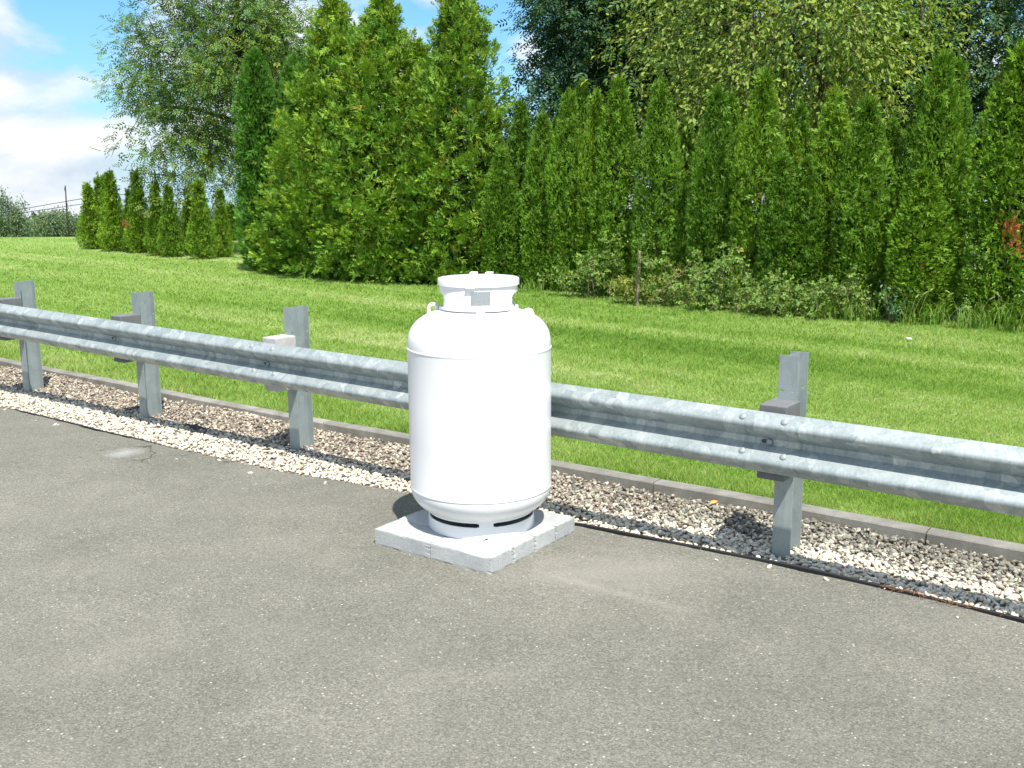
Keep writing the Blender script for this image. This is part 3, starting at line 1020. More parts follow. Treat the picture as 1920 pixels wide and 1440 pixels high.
def batch_cards(tmpl, P, Dv, Nv, size, tint, tip=1.25):
    """place template triangles: x -> Dv, z -> Nv"""
    Dv = Dv / np.linalg.norm(Dv, axis=1, keepdims=True)
    Nv = Nv - (Nv * Dv).sum(1, keepdims=True) * Dv
    Nv = Nv / (np.linalg.norm(Nv, axis=1, keepdims=True) + 1e-9)
    Wv = np.cross(Nv, Dv)
    B = np.stack([Dv, Wv, Nv], 1)                      # n,3(axis),3
    L = tmpl.reshape(-1, 3)
    V = P[:, None, :] + np.einsum('va,nai->nvi', L, B) * size[:, None, None]
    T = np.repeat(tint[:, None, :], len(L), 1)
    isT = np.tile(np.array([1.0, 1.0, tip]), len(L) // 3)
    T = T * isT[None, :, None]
    V = V.reshape(-1, 3)
    return V, np.arange(len(V)).reshape(-1, 3), T.reshape(-1, 3)


def lumps(P, seed, freq, n=7):
    r = np.random.default_rng(seed)
    k = r.normal(size=(n, 3)); k /= np.linalg.norm(k, axis=1, keepdims=True)
    k *= freq * (0.6 + 0.9 * r.random((n, 1)))
    ph = r.random(n) * 6.283
    return np.sin(P @ k.T + ph).sum(1) / math.sqrt(n)


def green(r, n, hue=0.18, val=0.35, brown=0.0):
    v = 1.0 + val * (r.random(n) * 2 - 1)
    h = hue * (r.random(n) * 2 - 1)
    t = np.stack([v * (1 + h), v * (1 + 0.25 * h), v * (1 - 0.8 * h)], -1)
    if brown > 0:
        b = r.random(n) < brown
        t[b] *= np.array([1.35, 0.75, 0.9])
    return t


def cone_crown(seed, n, H, R, size, pw=0.68, belly=0.62, lump=0.06, up=0.5, base_in=0.80, brown=0.004):
    """columnar conifer: many small flat sprays over a tight surface, coarser foliage inside"""
    r = np.random.default_rng(seed)

    def shape(t):
        return np.minimum(1, ((1 - t) / belly) ** pw) * np.minimum(1, base_in + t * 2.2)
    m = n * 3
    t = r.random(m)
    t = t[r.random(m) < np.clip(shape(t) + 0.06, 0, 1)][:n]
    m = len(t)
    a = r.random(m) * 6.283
    prof = shape(t)
    out = np.stack([np.cos(a), np.sin(a), 0 * a], -1)
    z = 0.04 + t * (H - 0.07)
    P0 = out * (R * prof)[:, None]; P0[:, 2] = z
    l1 = lumps(P0 * np.array([1, 1, 0.6]), seed + 11, 6.0); l2 = lumps(P0, seed + 23, 14.0)
    skin = r.random(m) < 0.68
    depth = np.where(skin, 0.10 * r.random(m), 0.10 + 0.35 * r.random(m))
    rad = np.maximum(R * prof * (1 + lump * (0.55 * l1 + 0.45 * l2) - depth) - 0.35 * size, 0.004)
    keep = ~skin | (l2 + r.normal(0, 0.5, m) > -0.55)
    P = out * rad[:, None]; P[:, 2] = z
    P, t, out, l1, l2 = P[keep], t[keep], out[keep], l1[keep], l2[keep]; m = len(P)
    D = out * (0.60 - 0.35 * t[:, None] ** 3) + np.array([0, 0, 1.0]) * (up + 0.7 * t[:, None] ** 3) + r.normal(0, 0.40, (m, 3)) * (1 - 0.55 * t[:, None] ** 2)
    Nn = np.cross(out, np.array([0, 0, 1.0])) + r.normal(0, 0.85, (m, 3))
    sz = size * (0.65 + 0.7 * r.random(m)) * (1 - 0.45 * t ** 3)
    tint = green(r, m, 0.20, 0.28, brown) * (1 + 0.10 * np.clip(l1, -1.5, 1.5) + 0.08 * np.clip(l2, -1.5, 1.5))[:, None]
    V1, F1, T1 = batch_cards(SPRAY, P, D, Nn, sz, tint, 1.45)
    ni = n // 5
    ti = r.random(ni); ai = r.random(ni) * 6.283
    ri = R * shape(ti) * (0.28 + 0.40 * r.random(ni))
    Pi = np.stack([np.cos(ai) * ri, np.sin(ai) * ri, 0.05 + ti * (H * 0.93)], -1)
    V2, F2, T2 = batch_cards(SPRAY, Pi, r.normal(0, 1, (ni, 3)), r.normal(0, 1, (ni, 3)), np.full(ni, size * 3.2), green(r, ni, 0.12, 0.2, 0.03), 1.0)
    V = np.concatenate([V1, V2]); V[:, 2] = np.maximum(V[:, 2], 0.01)
    return V, np.concatenate([F1, F2 + len(V1)]), np.concatenate([T1, T2])


def plume_crown(seed, nbr, per, H, R, size):
    """big unclipped arborvitae: drooping plumes at branch ends with dark gaps between"""
    r = np.random.default_rng(seed)
    t = r.random(nbr * 3)
    w = np.minimum(1, ((1 - t) / 0.62) ** 0.60)
    t = t[r.random(nbr * 3) < w + 0.08][:nbr]
    nb = len(t)
    a = r.random(nb) * 6.283
    prof = np.minimum(1, ((1 - t) / 0.62) ** 0.60) * np.minimum(1, 0.86 + t * 1.3)
    z = 0.15 + t * (H - 0.2)
    out = np.stack([np.cos(a), np.sin(a), 0 * a], -1)
    rad = R * prof * (0.80 + 0.30 * r.random(nb))
    C = out * rad[:, None]; C[:, 2] = z
    Bd = out * (0.85 - 0.5 * t[:, None] ** 2) + np.array([0, 0, 1.0]) * (0.35 + 0.75 * t[:, None] ** 2) + r.normal(0, 0.22, (nb, 3))
    Bd /= np.linalg.norm(Bd, axis=1, keepdims=True)
    bl = (0.42 + 0.30 * r.random(nb)) * (1 - 0.45 * t)
    u = r.random((nb, per)) ** 0.75
    side = r.normal(0, 1, (nb, per, 3)) * (0.125 * (1.15 - u))[..., None] * np.array([1, 1, 0.8])
    Pp = C[:, None, :] + Bd[:, None, :] * ((u - 0.75) * bl[:, None])[..., None] + side * (bl[:, None, None] / 0.5)
    Pp[..., 2] -= 0.10 * u ** 2 * bl[:, None]
    D = Bd[:, None, :] * 0.9 + side * 3.0 + r.normal(0, 0.33, (nb, per, 3)) + np.array([0, 0, 0.10])
    Nn = np.array([0, 0, 1.0]) * 0.8 + r.normal(0, 0.6, (nb, per, 3))
    tb = green(r, nb, 0.20, 0.20, 0.0)
    tint = (tb[:, None, :] * green(r, nb * per, 0.2, 0.25, 0.006).reshape(nb, per, 3))
    sz = size * (0.6 + 0.7 * r.random((nb, per)))
    # inner foliage close to the trunk
    ni = nb * per // 4 + 600
    ti = r.random(ni) ** 1.2; ai = r.random(ni) * 6.283
    ri = R * np.minimum(1, ((1 - ti) / 0.62) ** 0.60) * (0.35 + 0.4 * r.random(ni))
    Pi = np.stack([np.cos(ai) * ri, np.sin(ai) * ri, 0.15 + ti * (H - 0.35)], -1)
    V1, F1, T1 = batch_cards(SPRAY, Pp.reshape(-1, 3), D.reshape(-1, 3), Nn.reshape(-1, 3), sz.ravel(), tint.reshape(-1, 3), 1.4)
    V2, F2, T2 = batch_cards(SPRAY, Pi, r.normal(0, 1, (ni, 3)), r.normal(0, 1, (ni, 3)), np.full(ni, size * 2.6), green(r, ni, 0.15, 0.2, 0.03), 1.0)
    V = np.concatenate([V1, V2]); V[:, 2] = np.maximum(V[:, 2], 0.01)
    return V, np.concatenate([F1, F2 + len(V1)]), np.concatenate([T1, T2])


M_THUJA = mat_leaf('thuja_foliage', (0.112, 0.220, 0.017), 0.20, 0.6, 0.2, each=True)
M_THUJA_BIG = mat_leaf('loose_thuja_foliage', (0.190, 0.308, 0.036), 0.20, 0.6, 0.15, patch=(0.105, 0.220, 0.022))
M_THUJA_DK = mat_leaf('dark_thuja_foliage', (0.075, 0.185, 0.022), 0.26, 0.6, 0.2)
M_THUJA_FAR = mat_leaf('lawn_thuja_foliage', (0.130, 0.235, 0.018), 0.20, 0.6, 0.2, each=True)
M_DEAD = mat_leaf('dead_foliage', (0.42, 0.13, 0.06), 0.25, 0.8, 0.1)


def trunk_mesh(H, r0):
    mb = MB(); mb.tube([(0, 0, -0.05), (0.01, 0, H * 0.3), (-0.01, 0.01, H * 0.65), (0, 0, H * 0.93)], [r0, r0 * 0.75, r0 * 0.45, r0 * 0.1], 8)
    bmesh.ops.recalc_face_normals(mb.bm, faces=mb.bm.faces)
    me = bpy.data.meshes.new('trunk'); mb.bm.to_mesh(me); mb.bm.free(); me.materials.append(M_BARK)
    return me


def dead_patch(seed, size, n):
    r = np.random.default_rng(seed)
    P = r.normal(0, 1, (n, 3)) * np.array([size, size * 0.35, size * 1.1])
    V, F, T = batch_cards(SPRAY, P, r.normal(0, 0.4, (n, 3)) + np.array([0.0, -0.3, 0.9]), r.normal(0, 1, (n, 3)), np.full(n, 0.09), green(r, n, 0.3, 0.4), 1.1)
    return np_mesh('dead_spray', V, F, T)


# six crown shapes, shared by all columnar trees (unit: 3.6 m tall, 0.56 m radius)
CROWN = []
for k in range(6):
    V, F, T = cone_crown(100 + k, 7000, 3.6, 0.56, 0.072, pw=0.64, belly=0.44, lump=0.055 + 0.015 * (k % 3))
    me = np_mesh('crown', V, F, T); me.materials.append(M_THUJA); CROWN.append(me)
CROWN_FAR = []
for k in range(4):
    V, F, T = cone_crown(300 + k, 3200, 2.3, 0.56, 0.080, pw=0.82, belly=0.82, lump=0.05, up=0.6, base_in=0.74)
    me = np_mesh('crown', V, F, T); me.materials.append(M_THUJA_FAR); CROWN_FAR.append(me)
TRUNK = trunk_mesh(3.6, 0.07)
TRUNK_S = trunk_mesh(2.3, 0.05)

HEDGE = [  # x, y, height, radius, label
 (-0.30, 20.49, 3.42, .46, 'slim arborvitae at left end of the hedge, half hidden by the big shaggy arborvitae'),
 (0.21, 20.17, 3.63, .52, 'pointed arborvitae before a dark tree, second of the hedge from its left end'),
 (0.59, 19.30, 3.30, .50, 'low arborvitae, third tall one from the left end of the hedge'),
 (0.88, 20.62, 3.29, .40, 'narrow arborvitae tip peeping out behind the third and fifth hedge trees'),
 (1.05, 18.89, 3.67, .50, 'arborvitae whose tip is leftmost of a close trio of tips above the bramble end'),
 (1.35, 19.93, 3.94, .50, 'arborvitae with the middle and highest tip of the close trio, set back'),
 (1.53, 18.60, 3.64, .46, 'arborvitae with the blunt rightmost tip of the close trio'),
 (1.86, 18.18, 3.81, .60, 'broad tall arborvitae just left of the gap above the wooden stake'),
 (2.51, 17.60, 3.70, .56, 'arborvitae standing right behind and above the wooden stake'),
 (3.14, 18.65, 3.16, .45, 'short arborvitae set back in the notch right of the stake tree'),
 (3.31, 16.90, 3.54, .56, 'tall arborvitae at the middle of the brambles with a second tip behind it'),
 (3.79, 18.05, 3.51, .42, 'slender arborvitae tip showing just behind the mid-bramble tree'),
 (3.92, 16.36, 3.73, .58, 'tallest broad arborvitae at the middle of the hedge, pale walnut leaves above'),
 (4.56, 17.12, 3.02, .42, 'lower arborvitae just right of the tallest middle one'),
 (4.78, 17.34, 3.30, .46, 'set-back arborvitae with sharp tip over two short front cones'),
 (4.82, 15.70, 3.39, .52, 'arborvitae right of the two short front cones, small red speck on it'),
 (5.16, 15.20, 3.21, .56, 'wide arborvitae above the right end of the brambles, dark gap on its left'),
 (5.88, 16.22, 2.95, .44, 'short arborvitae tip left of the dark gap near the right end'),
 (6.17, 15.78, 3.53, .50, 'shaded arborvitae behind the dark gap near the right end'),
 (5.96, 14.63, 3.76, .55, 'tall arborvitae with double tip behind the short cone near the right end'),
 (6.56, 15.58, 3.78, .46, 'arborvitae forming the right half of the double tip near the right end'),
 (6.78, 14.09, 3.80, .80, 'big arborvitae with a reddish dead spray at the right edge'),
 (7.42, 13.55, 3.61, .62, 'arborvitae cut off by the right edge of the view'),
 (-0.17, 19.63, 2.69, .50, 'shorter arborvitae in front at the left end of the hedge, right of the shaggy trees'),
 (4.11, 15.79, 2.44, .44, 'left of two short arborvitae cones standing in front of the tallest tree'),
 (4.42, 15.58, 2.35, .46, 'right of two short arborvitae cones standing in front of the tallest tree'),
 (5.72, 14.38, 2.15, .56, 'short arborvitae cone standing forward near the right end, weeds at its foot'),
]


def place_tree(name, crown, trunk, x, y, h, rad, h0, r0, rz, label, cat, group):
    o = empty(name, (x, y, float(lawn_z(np.array(x), np.array(y)))), rz)
    tag(o, label, cat, group)
    for nm, me in (('crown', crown), ('trunk', trunk)):
        c = bpy.data.objects.new(nm, me); COL.objects.link(c); c.parent = o
        c.scale = (rad / r0, rad / r0, h / h0)
    return o


hr = np.random.default_rng(5)
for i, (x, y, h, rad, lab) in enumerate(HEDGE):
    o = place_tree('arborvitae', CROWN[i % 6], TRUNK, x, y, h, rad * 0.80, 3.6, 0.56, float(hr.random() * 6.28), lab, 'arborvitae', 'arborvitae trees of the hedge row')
    if i == 21:
        for px, py, pz, sz, n in ((-0.30, -0.66, 1.31, 0.075, 60), (-0.20, -0.72, 1.08, 0.05, 26)):
            d = link('dead_spray', dead_patch(9 + n, sz, n), M_DEAD, o)
            bpy.context.view_layer.update()
            d.matrix_world = Matrix.Translation((x + px, y + py, pz + 0.02))
            d['label'] = 'red-brown dead spray'; d['kind'] = 'stuff'

SMALL = [
 (-13.25, 32.61, 2.10, .52, 'leftmost small cone arborvitae of the row on the lawn'),
 (-13.20, 33.43, 2.36, .50, 'small arborvitae with its tip behind the leftmost cone of the lawn row'),
 (-12.80, 32.84, 2.33, .42, 'thin arborvitae squeezed between leftmost cones of the lawn row'),
 (-12.08, 31.47, 2.44, .58, 'small arborvitae cone with the sharpest sunlit tip at left of the lawn row'),
 (-11.00, 30.63, 2.48, .52, 'small dark-topped arborvitae cone with an orange dead patch low down'),
 (-11.36, 30.95, 1.94, .36, 'low side cone joined to the left of the orange-patched arborvitae'),
 (-10.05, 29.40, 2.12, .44, 'slim small arborvitae cone right of the orange-patched one'),
 (-9.45, 28.68, 2.00, .44, 'short shaded arborvitae under the airy tree, left one of a pair'),
 (-9.15, 29.55, 2.03, .42, 'short shaded arborvitae under the airy tree, right one of a pair'),
 (-8.32, 27.77, 2.18, .50, 'nearest small arborvitae cone of the lawn row, beside the airy tree trunk'),
 (-7.98, 28.55, 1.93, .36, 'small arborvitae tucked behind the nearest cone of the lawn row'),
 (-10.10, 37.40, 1.34, .52, 'stubby far arborvitae seen between the lawn row and the trunk'),
]
for i, (x, y, h, rad, lab) in enumerate(SMALL):
    o = place_tree('small_arborvitae', CROWN_FAR[i % 4], TRUNK_S, x, y, h, rad * 0.88, 2.3, 0.56, float(hr.random() * 6.28), lab, 'arborvitae', 'small arborvitae cones in a row on the lawn')
    if i == 4:
        d = link('dead_spray', dead_patch(77, 0.06, 24), M_DEAD, o)
        bpy.context.view_layer.update()
        d.matrix_world = Matrix.Translation((x - 0.22, y - 0.45, 0.86))
        d['label'] = 'orange dead spray'; d['kind'] = 'stuff'

BIG = [
 (-3.65, 22.3, 5.85, 1.42, 'big shaggy arborvitae at the left of the trio behind the lawn'),
 (-2.55, 21.3, 5.75, 1.32, 'big shaggy arborvitae in the middle of the trio, above left of the tank'),
 (-0.98, 20.6, 6.1, 1.10, 'big shaggy arborvitae at right of the trio, directly above the tank'),
 (-2.00, 22.7, 5.00, 0.95, 'shaggy arborvitae set back between middle and right ones of the trio'),
 (-4.85, 23.4, 3.00, 1.05, 'low shaggy arborvitae bulging out at the left foot of the trio'),
 (-1.75, 21.0, 3.10, 0.95, 'low shaggy arborvitae in front between middle and right ones of the trio'),
 (-3.10, 21.6, 2.70, 0.95, 'low shaggy arborvitae in front between left and middle ones of the trio'),
]
for i, (x, y, h, rad, lab) in enumerate(BIG):
    V, F, T = plume_crown(500 + i, int(270 * (h / 5.6) * (rad / 1.3) ** 0.7) + 40, 44, h, rad, 0.108)
    o = empty('shaggy_arborvitae', (x, y, 0.03)); tag(o, lab, 'arborvitae', 'big shaggy arborvitae trees')
    link('crown', np_mesh('crown', V, F, T), M_THUJA_BIG, o)
    c = bpy.data.objects.new('trunk', TRUNK); COL.objects.link(c); c.parent = o; c.scale = (1.7, 1.7, h / 3.6)

me = None
for i, (x, y, h, rad, lab) in enumerate([(-5.72, 23.9, 5.0, .56, 'tall dark columnar arborvitae at far left of the shaggy trio, beside the trunk'),
                                         (-4.85, 24.0, 4.9, .55, 'second tall dark columnar arborvitae from the left beside the shaggy trio'),
                                         (-4.50, 24.6, 5.00, .50, 'third tall dark columnar arborvitae, mostly behind the shaggy trio')]):
    if me is None:
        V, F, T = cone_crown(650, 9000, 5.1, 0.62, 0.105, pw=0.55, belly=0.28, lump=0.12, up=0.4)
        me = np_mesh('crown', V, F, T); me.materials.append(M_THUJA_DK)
    place_tree('columnar_arborvitae', me, TRUNK, x, y, h, rad, 5.1 if True else 0, 0.62, i * 2.1, lab, 'arborvitae', 'tall dark columnar arborvitae')


# ------------------------------------------------------------------ broadleaf trees
def leaf_tmpl(w=0.25, fold=0.10, droop=0.10):
    return np.array([[(0, 0, 0), (0.45, -w, fold), (0.5, 0, 0)], [(0, 0, 0), (0.5, 0, 0), (0.45, w, fold)],
                     [(0.5, 0, 0), (0.45, -w, fold), (1, 0, -droop)], [(0.5, 0, 0), (1, 0, -droop), (0.45, w, fold)]], dtype=float)


def compound_tmpl(pairs=3, lw=0.075, ll=0.42):
    T = []
    for k in range(pairs):
        x = 0.12 + 0.75 * k / pairs
        for sg in (-1, 1):
            a = 0.95
            c, s = math.cos(a), math.sin(a) * sg
            l = ll * (1 - 0.25 * abs(k / pairs - 0.45))
            p0 = (x, 0, 0); tip = (x + c * l, s * l, -0.06)
            m1 = (x + c * l * 0.5 - s * lw, s * l * 0.5 + c * lw, 0.0); m2 = (x + c * l * 0.5 + s * lw, s * l * 0.5 - c * lw, 0.0)
            T += [[p0, m1, tip], [p0, tip, m2]]
    T += [[(0.82, 0, 0), (1.0, lw, 0), (1.2, 0, -0.06)], [(0.82, 0, 0), (1.2, 0, -0.06), (1.0, -lw, 0)]]
    return np.array(T, dtype=float)


def broadleaf(name, seed, base, trunk_top, center, radii, ncl, per, leaf, tmpl, mat, bark, lab, cat, group=None, spread=0.42, droop=0.5, trunk_r=0.17, flat=0.75, shell=0.55, tint=(0.2, 0.3, 0.0), lean=(0, 0), zmin=None, clip=None):
    r = np.random.default_rng(seed)
    base = np.array(base, float); center = np.array(center, float); radii = np.array(radii, float)
    # cluster centres through the crown, thicker to the outside, with an uneven outline
    C = []
    while len(C) < ncl:
        d = r.normal(size=3); d /= np.linalg.norm(d)
        f = (shell + (1 - shell) * r.random()) if r.random() < 0.8 else r.random() ** 0.5
        dv = d[None]
        f *= 0.86 + 0.20 * lumps(dv * 2.2, seed + 3, 1.6)[0]
        p = center + d * radii * f
        if zmin is not None and p[2] < zmin + 0.3 * math.sin(p[0] * 2): continue
        if clip is not None and not clip(p): continue
        C.append(p)
    C = np.array(C)
    root = empty(name, tuple(base)); tag(root, lab, cat, group)
    inv = Matrix.Translation(Vector(base)).inverted()
    # skeleton: trunk, limbs to a few far clusters, then twigs from the nearest limb point
    mb = MB()
    tt = np.array(trunk_top, float)
    nseg = 6
    tp = [base + (tt - base) * (i / nseg) + np.array([math.sin(i * 1.7 + seed) * 0.05, math.cos(i * 2.1 + seed) * 0.05, 0]) * (0 < i < nseg) for i in range(nseg + 1)]
    mb.tube([tuple(p) for p in tp], [trunk_r * (1.25 if i == 0 else 1 - 0.35 * i / nseg) for i in range(nseg + 1)], 10)
    # leader
    lead = center + np.array([0, 0, radii[2] * 0.75])
    nodes = [(p, trunk_r * 0.6) for p in tp[2:]]
    lp = [tt + (lead - tt) * (i / 6) + r.normal(0, 0.12, 3) * (0 < i < 6) for i in range(7)]
    mb.tube([tuple(p) for p in lp], [trunk_r * 0.65 * (1 - 0.85 * i / 6) for i in range(7)], 7)
    nodes += [(p, trunk_r * 0.6 * (1 - 0.8 * i / 6)) for i, p in enumerate(lp)]
    order = r.permutation(ncl)
    nl = 20
    for q in order[:nl]:
        e = C[q]
        cand = min(nodes, key=lambda nd: np.linalg.norm(nd[0] - e) + 1.2 * max(0, nd[0][2] - e[2] + 0.3))
        s0, rr = cand
        mid = (s0 + e) / 2 + np.array([0, 0, 0.18 * np.linalg.norm(e - s0)]) + r.normal(0, 0.12, 3)
        pts = [(1 - t) ** 2 * s0 + 2 * t * (1 - t) * mid + t * t * e for t in np.linspace(0, 1, 6)]
        r0 = max(0.02, min(rr * 0.7, 0.02 * np.linalg.norm(e - s0) + 0.02))
        mb.tube([tuple(p) for p in pts], [r0 * (1 - 0.8 * i / 5) for i in range(6)], 6)
        nodes += [(p, r0 * 0.5) for p in pts[1:]]
    NP = np.array([nd[0] for nd in nodes])
    rest = sorted(order[nl:], key=lambda q: np.min(np.linalg.norm(NP - C[q], axis=1)))
    for q in rest:
        e = C[q]
        i = int(np.argmin(np.linalg.norm(NP - e, axis=1)))
        s0 = NP[i]
        mid = (s0 + e) / 2 + np.array([0, 0, 0.10 * np.linalg.norm(e - s0)]) + r.normal(0, 0.06, 3)
        pts = [(1 - t) ** 2 * s0 + 2 * t * (1 - t) * mid + t * t * e for t in np.linspace(0, 1, 4)]
        mb.tube([tuple(p) for p in pts], [0.016, 0.012, 0.008, 0.004], 4, cap=False)
        NP = np.concatenate([NP, np.array(pts[1:])])
    mb.build('trunk', bark, root, smooth=True, M=inv)
    # leaves
    n = ncl * per
    cl = np.repeat(C, per, 0)
    off = r.normal(0, 1, (n, 3)) * spread * np.array([1, 1, flat])
    P = cl + off
    P[:, 2] -= 0.25 * droop * (off[:, 0] ** 2 + off[:, 1] ** 2) / max(spread, 1e-3)
    outd = P - center; outd /= np.linalg.norm(outd, axis=1, keepdims=True) + 1e-6
    D = outd * 0.55 + off / spread * 0.30 + r.normal(0, 0.55, (n, 3)) - np.array([0, 0, droop])
    Nn = np.array([0.08, -0.25, 1.0]) * 0.9 + outd * 0.35 + r.normal(0, 0.50, (n, 3))
    sz = leaf * (0.65 + 0.7 * r.random(n))
    tc = np.repeat(green(r, ncl, tint[0] * 0.8, 0.16), per, 0) * green(r, n, tint[0], tint[1], tint[2])
    V, F, T = batch_cards(tmpl, P, D, Nn, sz, tc, 1.05)
    link('crown', np_mesh('crown', V - base, F, T), mat, root)
    return root


M_ASH = mat_leaf('ash_leaves', (0.120, 0.215, 0.050), 0.34, 0.55, 0.12, patch=(0.185, 0.245, 0.055))
M_WALNUT = mat_leaf('walnut_leaves', (0.210, 0.295, 0.056), 0.34, 0.5, 0.22, patch=(0.275, 0.320, 0.066))
M_DARKLEAF = mat_leaf('dark_shaded_leaves', (0.042, 0.098, 0.036), 0.2, 0.5, 0.2)  # blue-green leaves, with the crown's self-shadow also put into the colour
M_MIDLEAF = mat_leaf('green_leaves', (0.085, 0.155, 0.030), 0.28, 0.5, 0.25)
M_FARLEAF = mat_leaf('far_hazed_leaves', (0.150, 0.215, 0.115), 0.25, 0.8, 0.15)  # paler and bluer: distance haze put into the leaf colour
CT = compound_tmpl(); LT = leaf_tmpl()

broadleaf('airy_tree', 31, (-7.55, 30.4, 0.0), (-7.55, 30.3, 3.6), (-8.0, 30.3, 5.3), (3.85, 3.0, 4.4), 380, 36, 0.25, CT, M_ASH, M_BARK2,
          'tall airy broadleaf tree with sky showing through, behind small cones at left', 'tree', spread=0.29, droop=0.22, trunk_r=0.20, tint=(0.25, 0.35, 0.0), shell=0.35, zmin=1.5)
broadleaf('pale_walnut_tree', 33, (6.1, 20.2, 0.0), (5.95, 20.0, 3.6), (5.3, 19.9, 5.2), (3.9, 2.6, 3.9), 560, 46, 0.112, LT, M_WALNUT, M_BARK,
          'large yellow-green broadleaf tree with drooping leaves above the hedge at right', 'tree', spread=0.38, droop=0.38, trunk_r=0.20, tint=(0.18, 0.35, 0.0), shell=0.5, zmin=0.5)
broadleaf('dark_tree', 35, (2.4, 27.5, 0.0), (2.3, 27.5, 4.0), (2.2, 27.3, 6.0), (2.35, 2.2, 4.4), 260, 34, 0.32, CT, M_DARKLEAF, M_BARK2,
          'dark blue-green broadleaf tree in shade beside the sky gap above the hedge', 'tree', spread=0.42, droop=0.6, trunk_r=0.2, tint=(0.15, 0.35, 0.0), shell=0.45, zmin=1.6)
broadleaf('dark_tree', 36, (0.2, 29.5, 0.0), (0.2, 29.5, 1.6), (0.25, 29.5, 2.4), (1.6, 1.4, 2.3), 70, 26, 0.30, CT, M_DARKLEAF, M_BARK2,
          'low dark broadleaf tree under the sky gap, between shaggy arborvitae and hedge tips', 'tree', spread=0.35, droop=0.4, trunk_r=0.1, tint=(0.15, 0.35, 0.0), shell=0.4)
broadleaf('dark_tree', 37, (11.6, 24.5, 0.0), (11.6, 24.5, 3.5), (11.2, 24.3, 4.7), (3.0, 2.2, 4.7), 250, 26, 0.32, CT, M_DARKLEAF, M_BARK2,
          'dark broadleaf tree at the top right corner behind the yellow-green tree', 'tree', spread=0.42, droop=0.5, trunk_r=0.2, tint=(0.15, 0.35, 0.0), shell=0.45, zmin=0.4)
broadleaf('green_tree', 38, (4.6, 25.5, 0.0), (4.6, 25.5, 3.5), (4.6, 25.5, 5.2), (2.6, 2.0, 4.2), 170, 26, 0.40, CT, M_MIDLEAF, M_BARK2,
          'mid green broadleaf tree behind the yellow-green tree, left half', 'tree', spread=0.45, droop=0.5, trunk_r=0.2, tint=(0.2, 0.35, 0.0), shell=0.4, zmin=0.3)
broadleaf('green_tree', 39, (8.4, 25.0, 0.0), (8.4, 25.0, 3.5), (8.4, 25.0, 4.6), (2.6, 2.0, 3.8), 150, 26, 0.40, CT, M_MIDLEAF, M_BARK2,
          'mid green broadleaf tree behind the yellow-green tree, right half', 'tree', spread=0.45, droop=0.5, trunk_r=0.2, tint=(0.2, 0.35, 0.0), shell=0.4, zmin=0.3)

# far tree line beyond the crest of the lawn
FT = [(-71.5, 142, 7.6, 4.2, 'far tree with taller round crown at the left edge of the horizon'), (-66.5, 150, 5.3, 4.0, 'far tree in the dip right of the tall round crown'),
      (-63.0, 144, 5.9, 4.2, 'far bushy tree in the middle of the distant tree line'), (-58.5, 147, 6.3, 4.2, 'far bushy tree left of the utility pole'),
      (-54.8, 143, 6.3, 3.8, 'far bushy tree right of the utility pole, beside the first lawn cone'), (-49.5, 150, 6.2, 4.4, 'far tree mostly hidden behind the first lawn cones'),
      (-42.0, 152, 6.2, 4.4, 'far tree seen in slits between the lawn cones'), (-35.0, 150, 6.2, 4.4, 'far tree seen beside the airy tree trunk')]
V0, F0, T0 = None, None, None
ftm = []
for k in range(3):
    r = np.random.default_rng(800 + k)
    ncl = 110; per = 120
    d = r.normal(size=(ncl, 3)); d /= np.linalg.norm(d, axis=1, keepdims=True)
    f = 0.55 + 0.45 * r.random(ncl)
    C = d * np.array([1, 0.8, 0.5]) * f[:, None] * (1 + 0.18 * lumps(d, 50 + k, 3.0))[:, None] + np.array([0, 0, 0.52])
    P = np.repeat(C, per, 0) + r.normal(0, 0.10, (ncl * per, 3))
    V, F, T = batch_cards(LT, P, r.normal(0, 1, P.shape) - np.array([0, 0, 0.3]), r.normal(0, 0.6, P.shape) + np.array([0, -0.2, 0.9]), 0.062 * (0.6 + 0.8 * r.random(len(P))),
                          np.repeat(green(r, ncl, 0.12, 0.18), per, 0) * green(r, ncl * per, 0.12, 0.25), 1.0)
    me = np_mesh('crown', V, F, T); me.materials.append(M_FARLEAF); ftm.append(me)
for i, (x, y, h, w, lab) in enumerate(FT):
    zb = float(lawn_z(np.array(float(x)), np.array(float(y)))) - 0.2
    o = empty('far_tree', (x, y, zb), i * 0.4); tag(o, lab, 'tree', 'distant trees beyond the lawn')
    c = bpy.data.objects.new('crown', ftm[i % 3]); COL.objects.link(c); c.parent = o; c.scale = (w, w, h * 0.98)
    t_ = bpy.data.objects.new('trunk', TRUNK); COL.objects.link(t_); t_.parent = o; t_.scale = (3, 3, h / 3.6 * 0.7)
mb = MB()
r = np.random.default_rng(60)
n = 9000
xs = -140 + 240 * r.random(n); hh = (4.5 + 2.2 * np.sin(xs * 0.13) * np.sin(xs * 0.047 + 1)) * r.random(n) ** 0.6
ys = 205 + 10 * r.random(n)
zz = lawn_z(xs, ys) + hh
V, F, T = batch_cards(LT, np.stack([xs, ys, zz], -1), r.normal(0, 1, (n, 3)), r.normal(0, 0.6, (n, 3)) + np.array([0, -0.3, 0.8]), 1.5 + r.random(n), green(r, n, 0.12, 0.25), 1.0)
o = link('distant_woods', np_mesh('distant_woods', V, F, T), M_FARLEAF); tag(o, 'low distant woods closing the horizon behind the far trees', 'woods', kind='stuff')

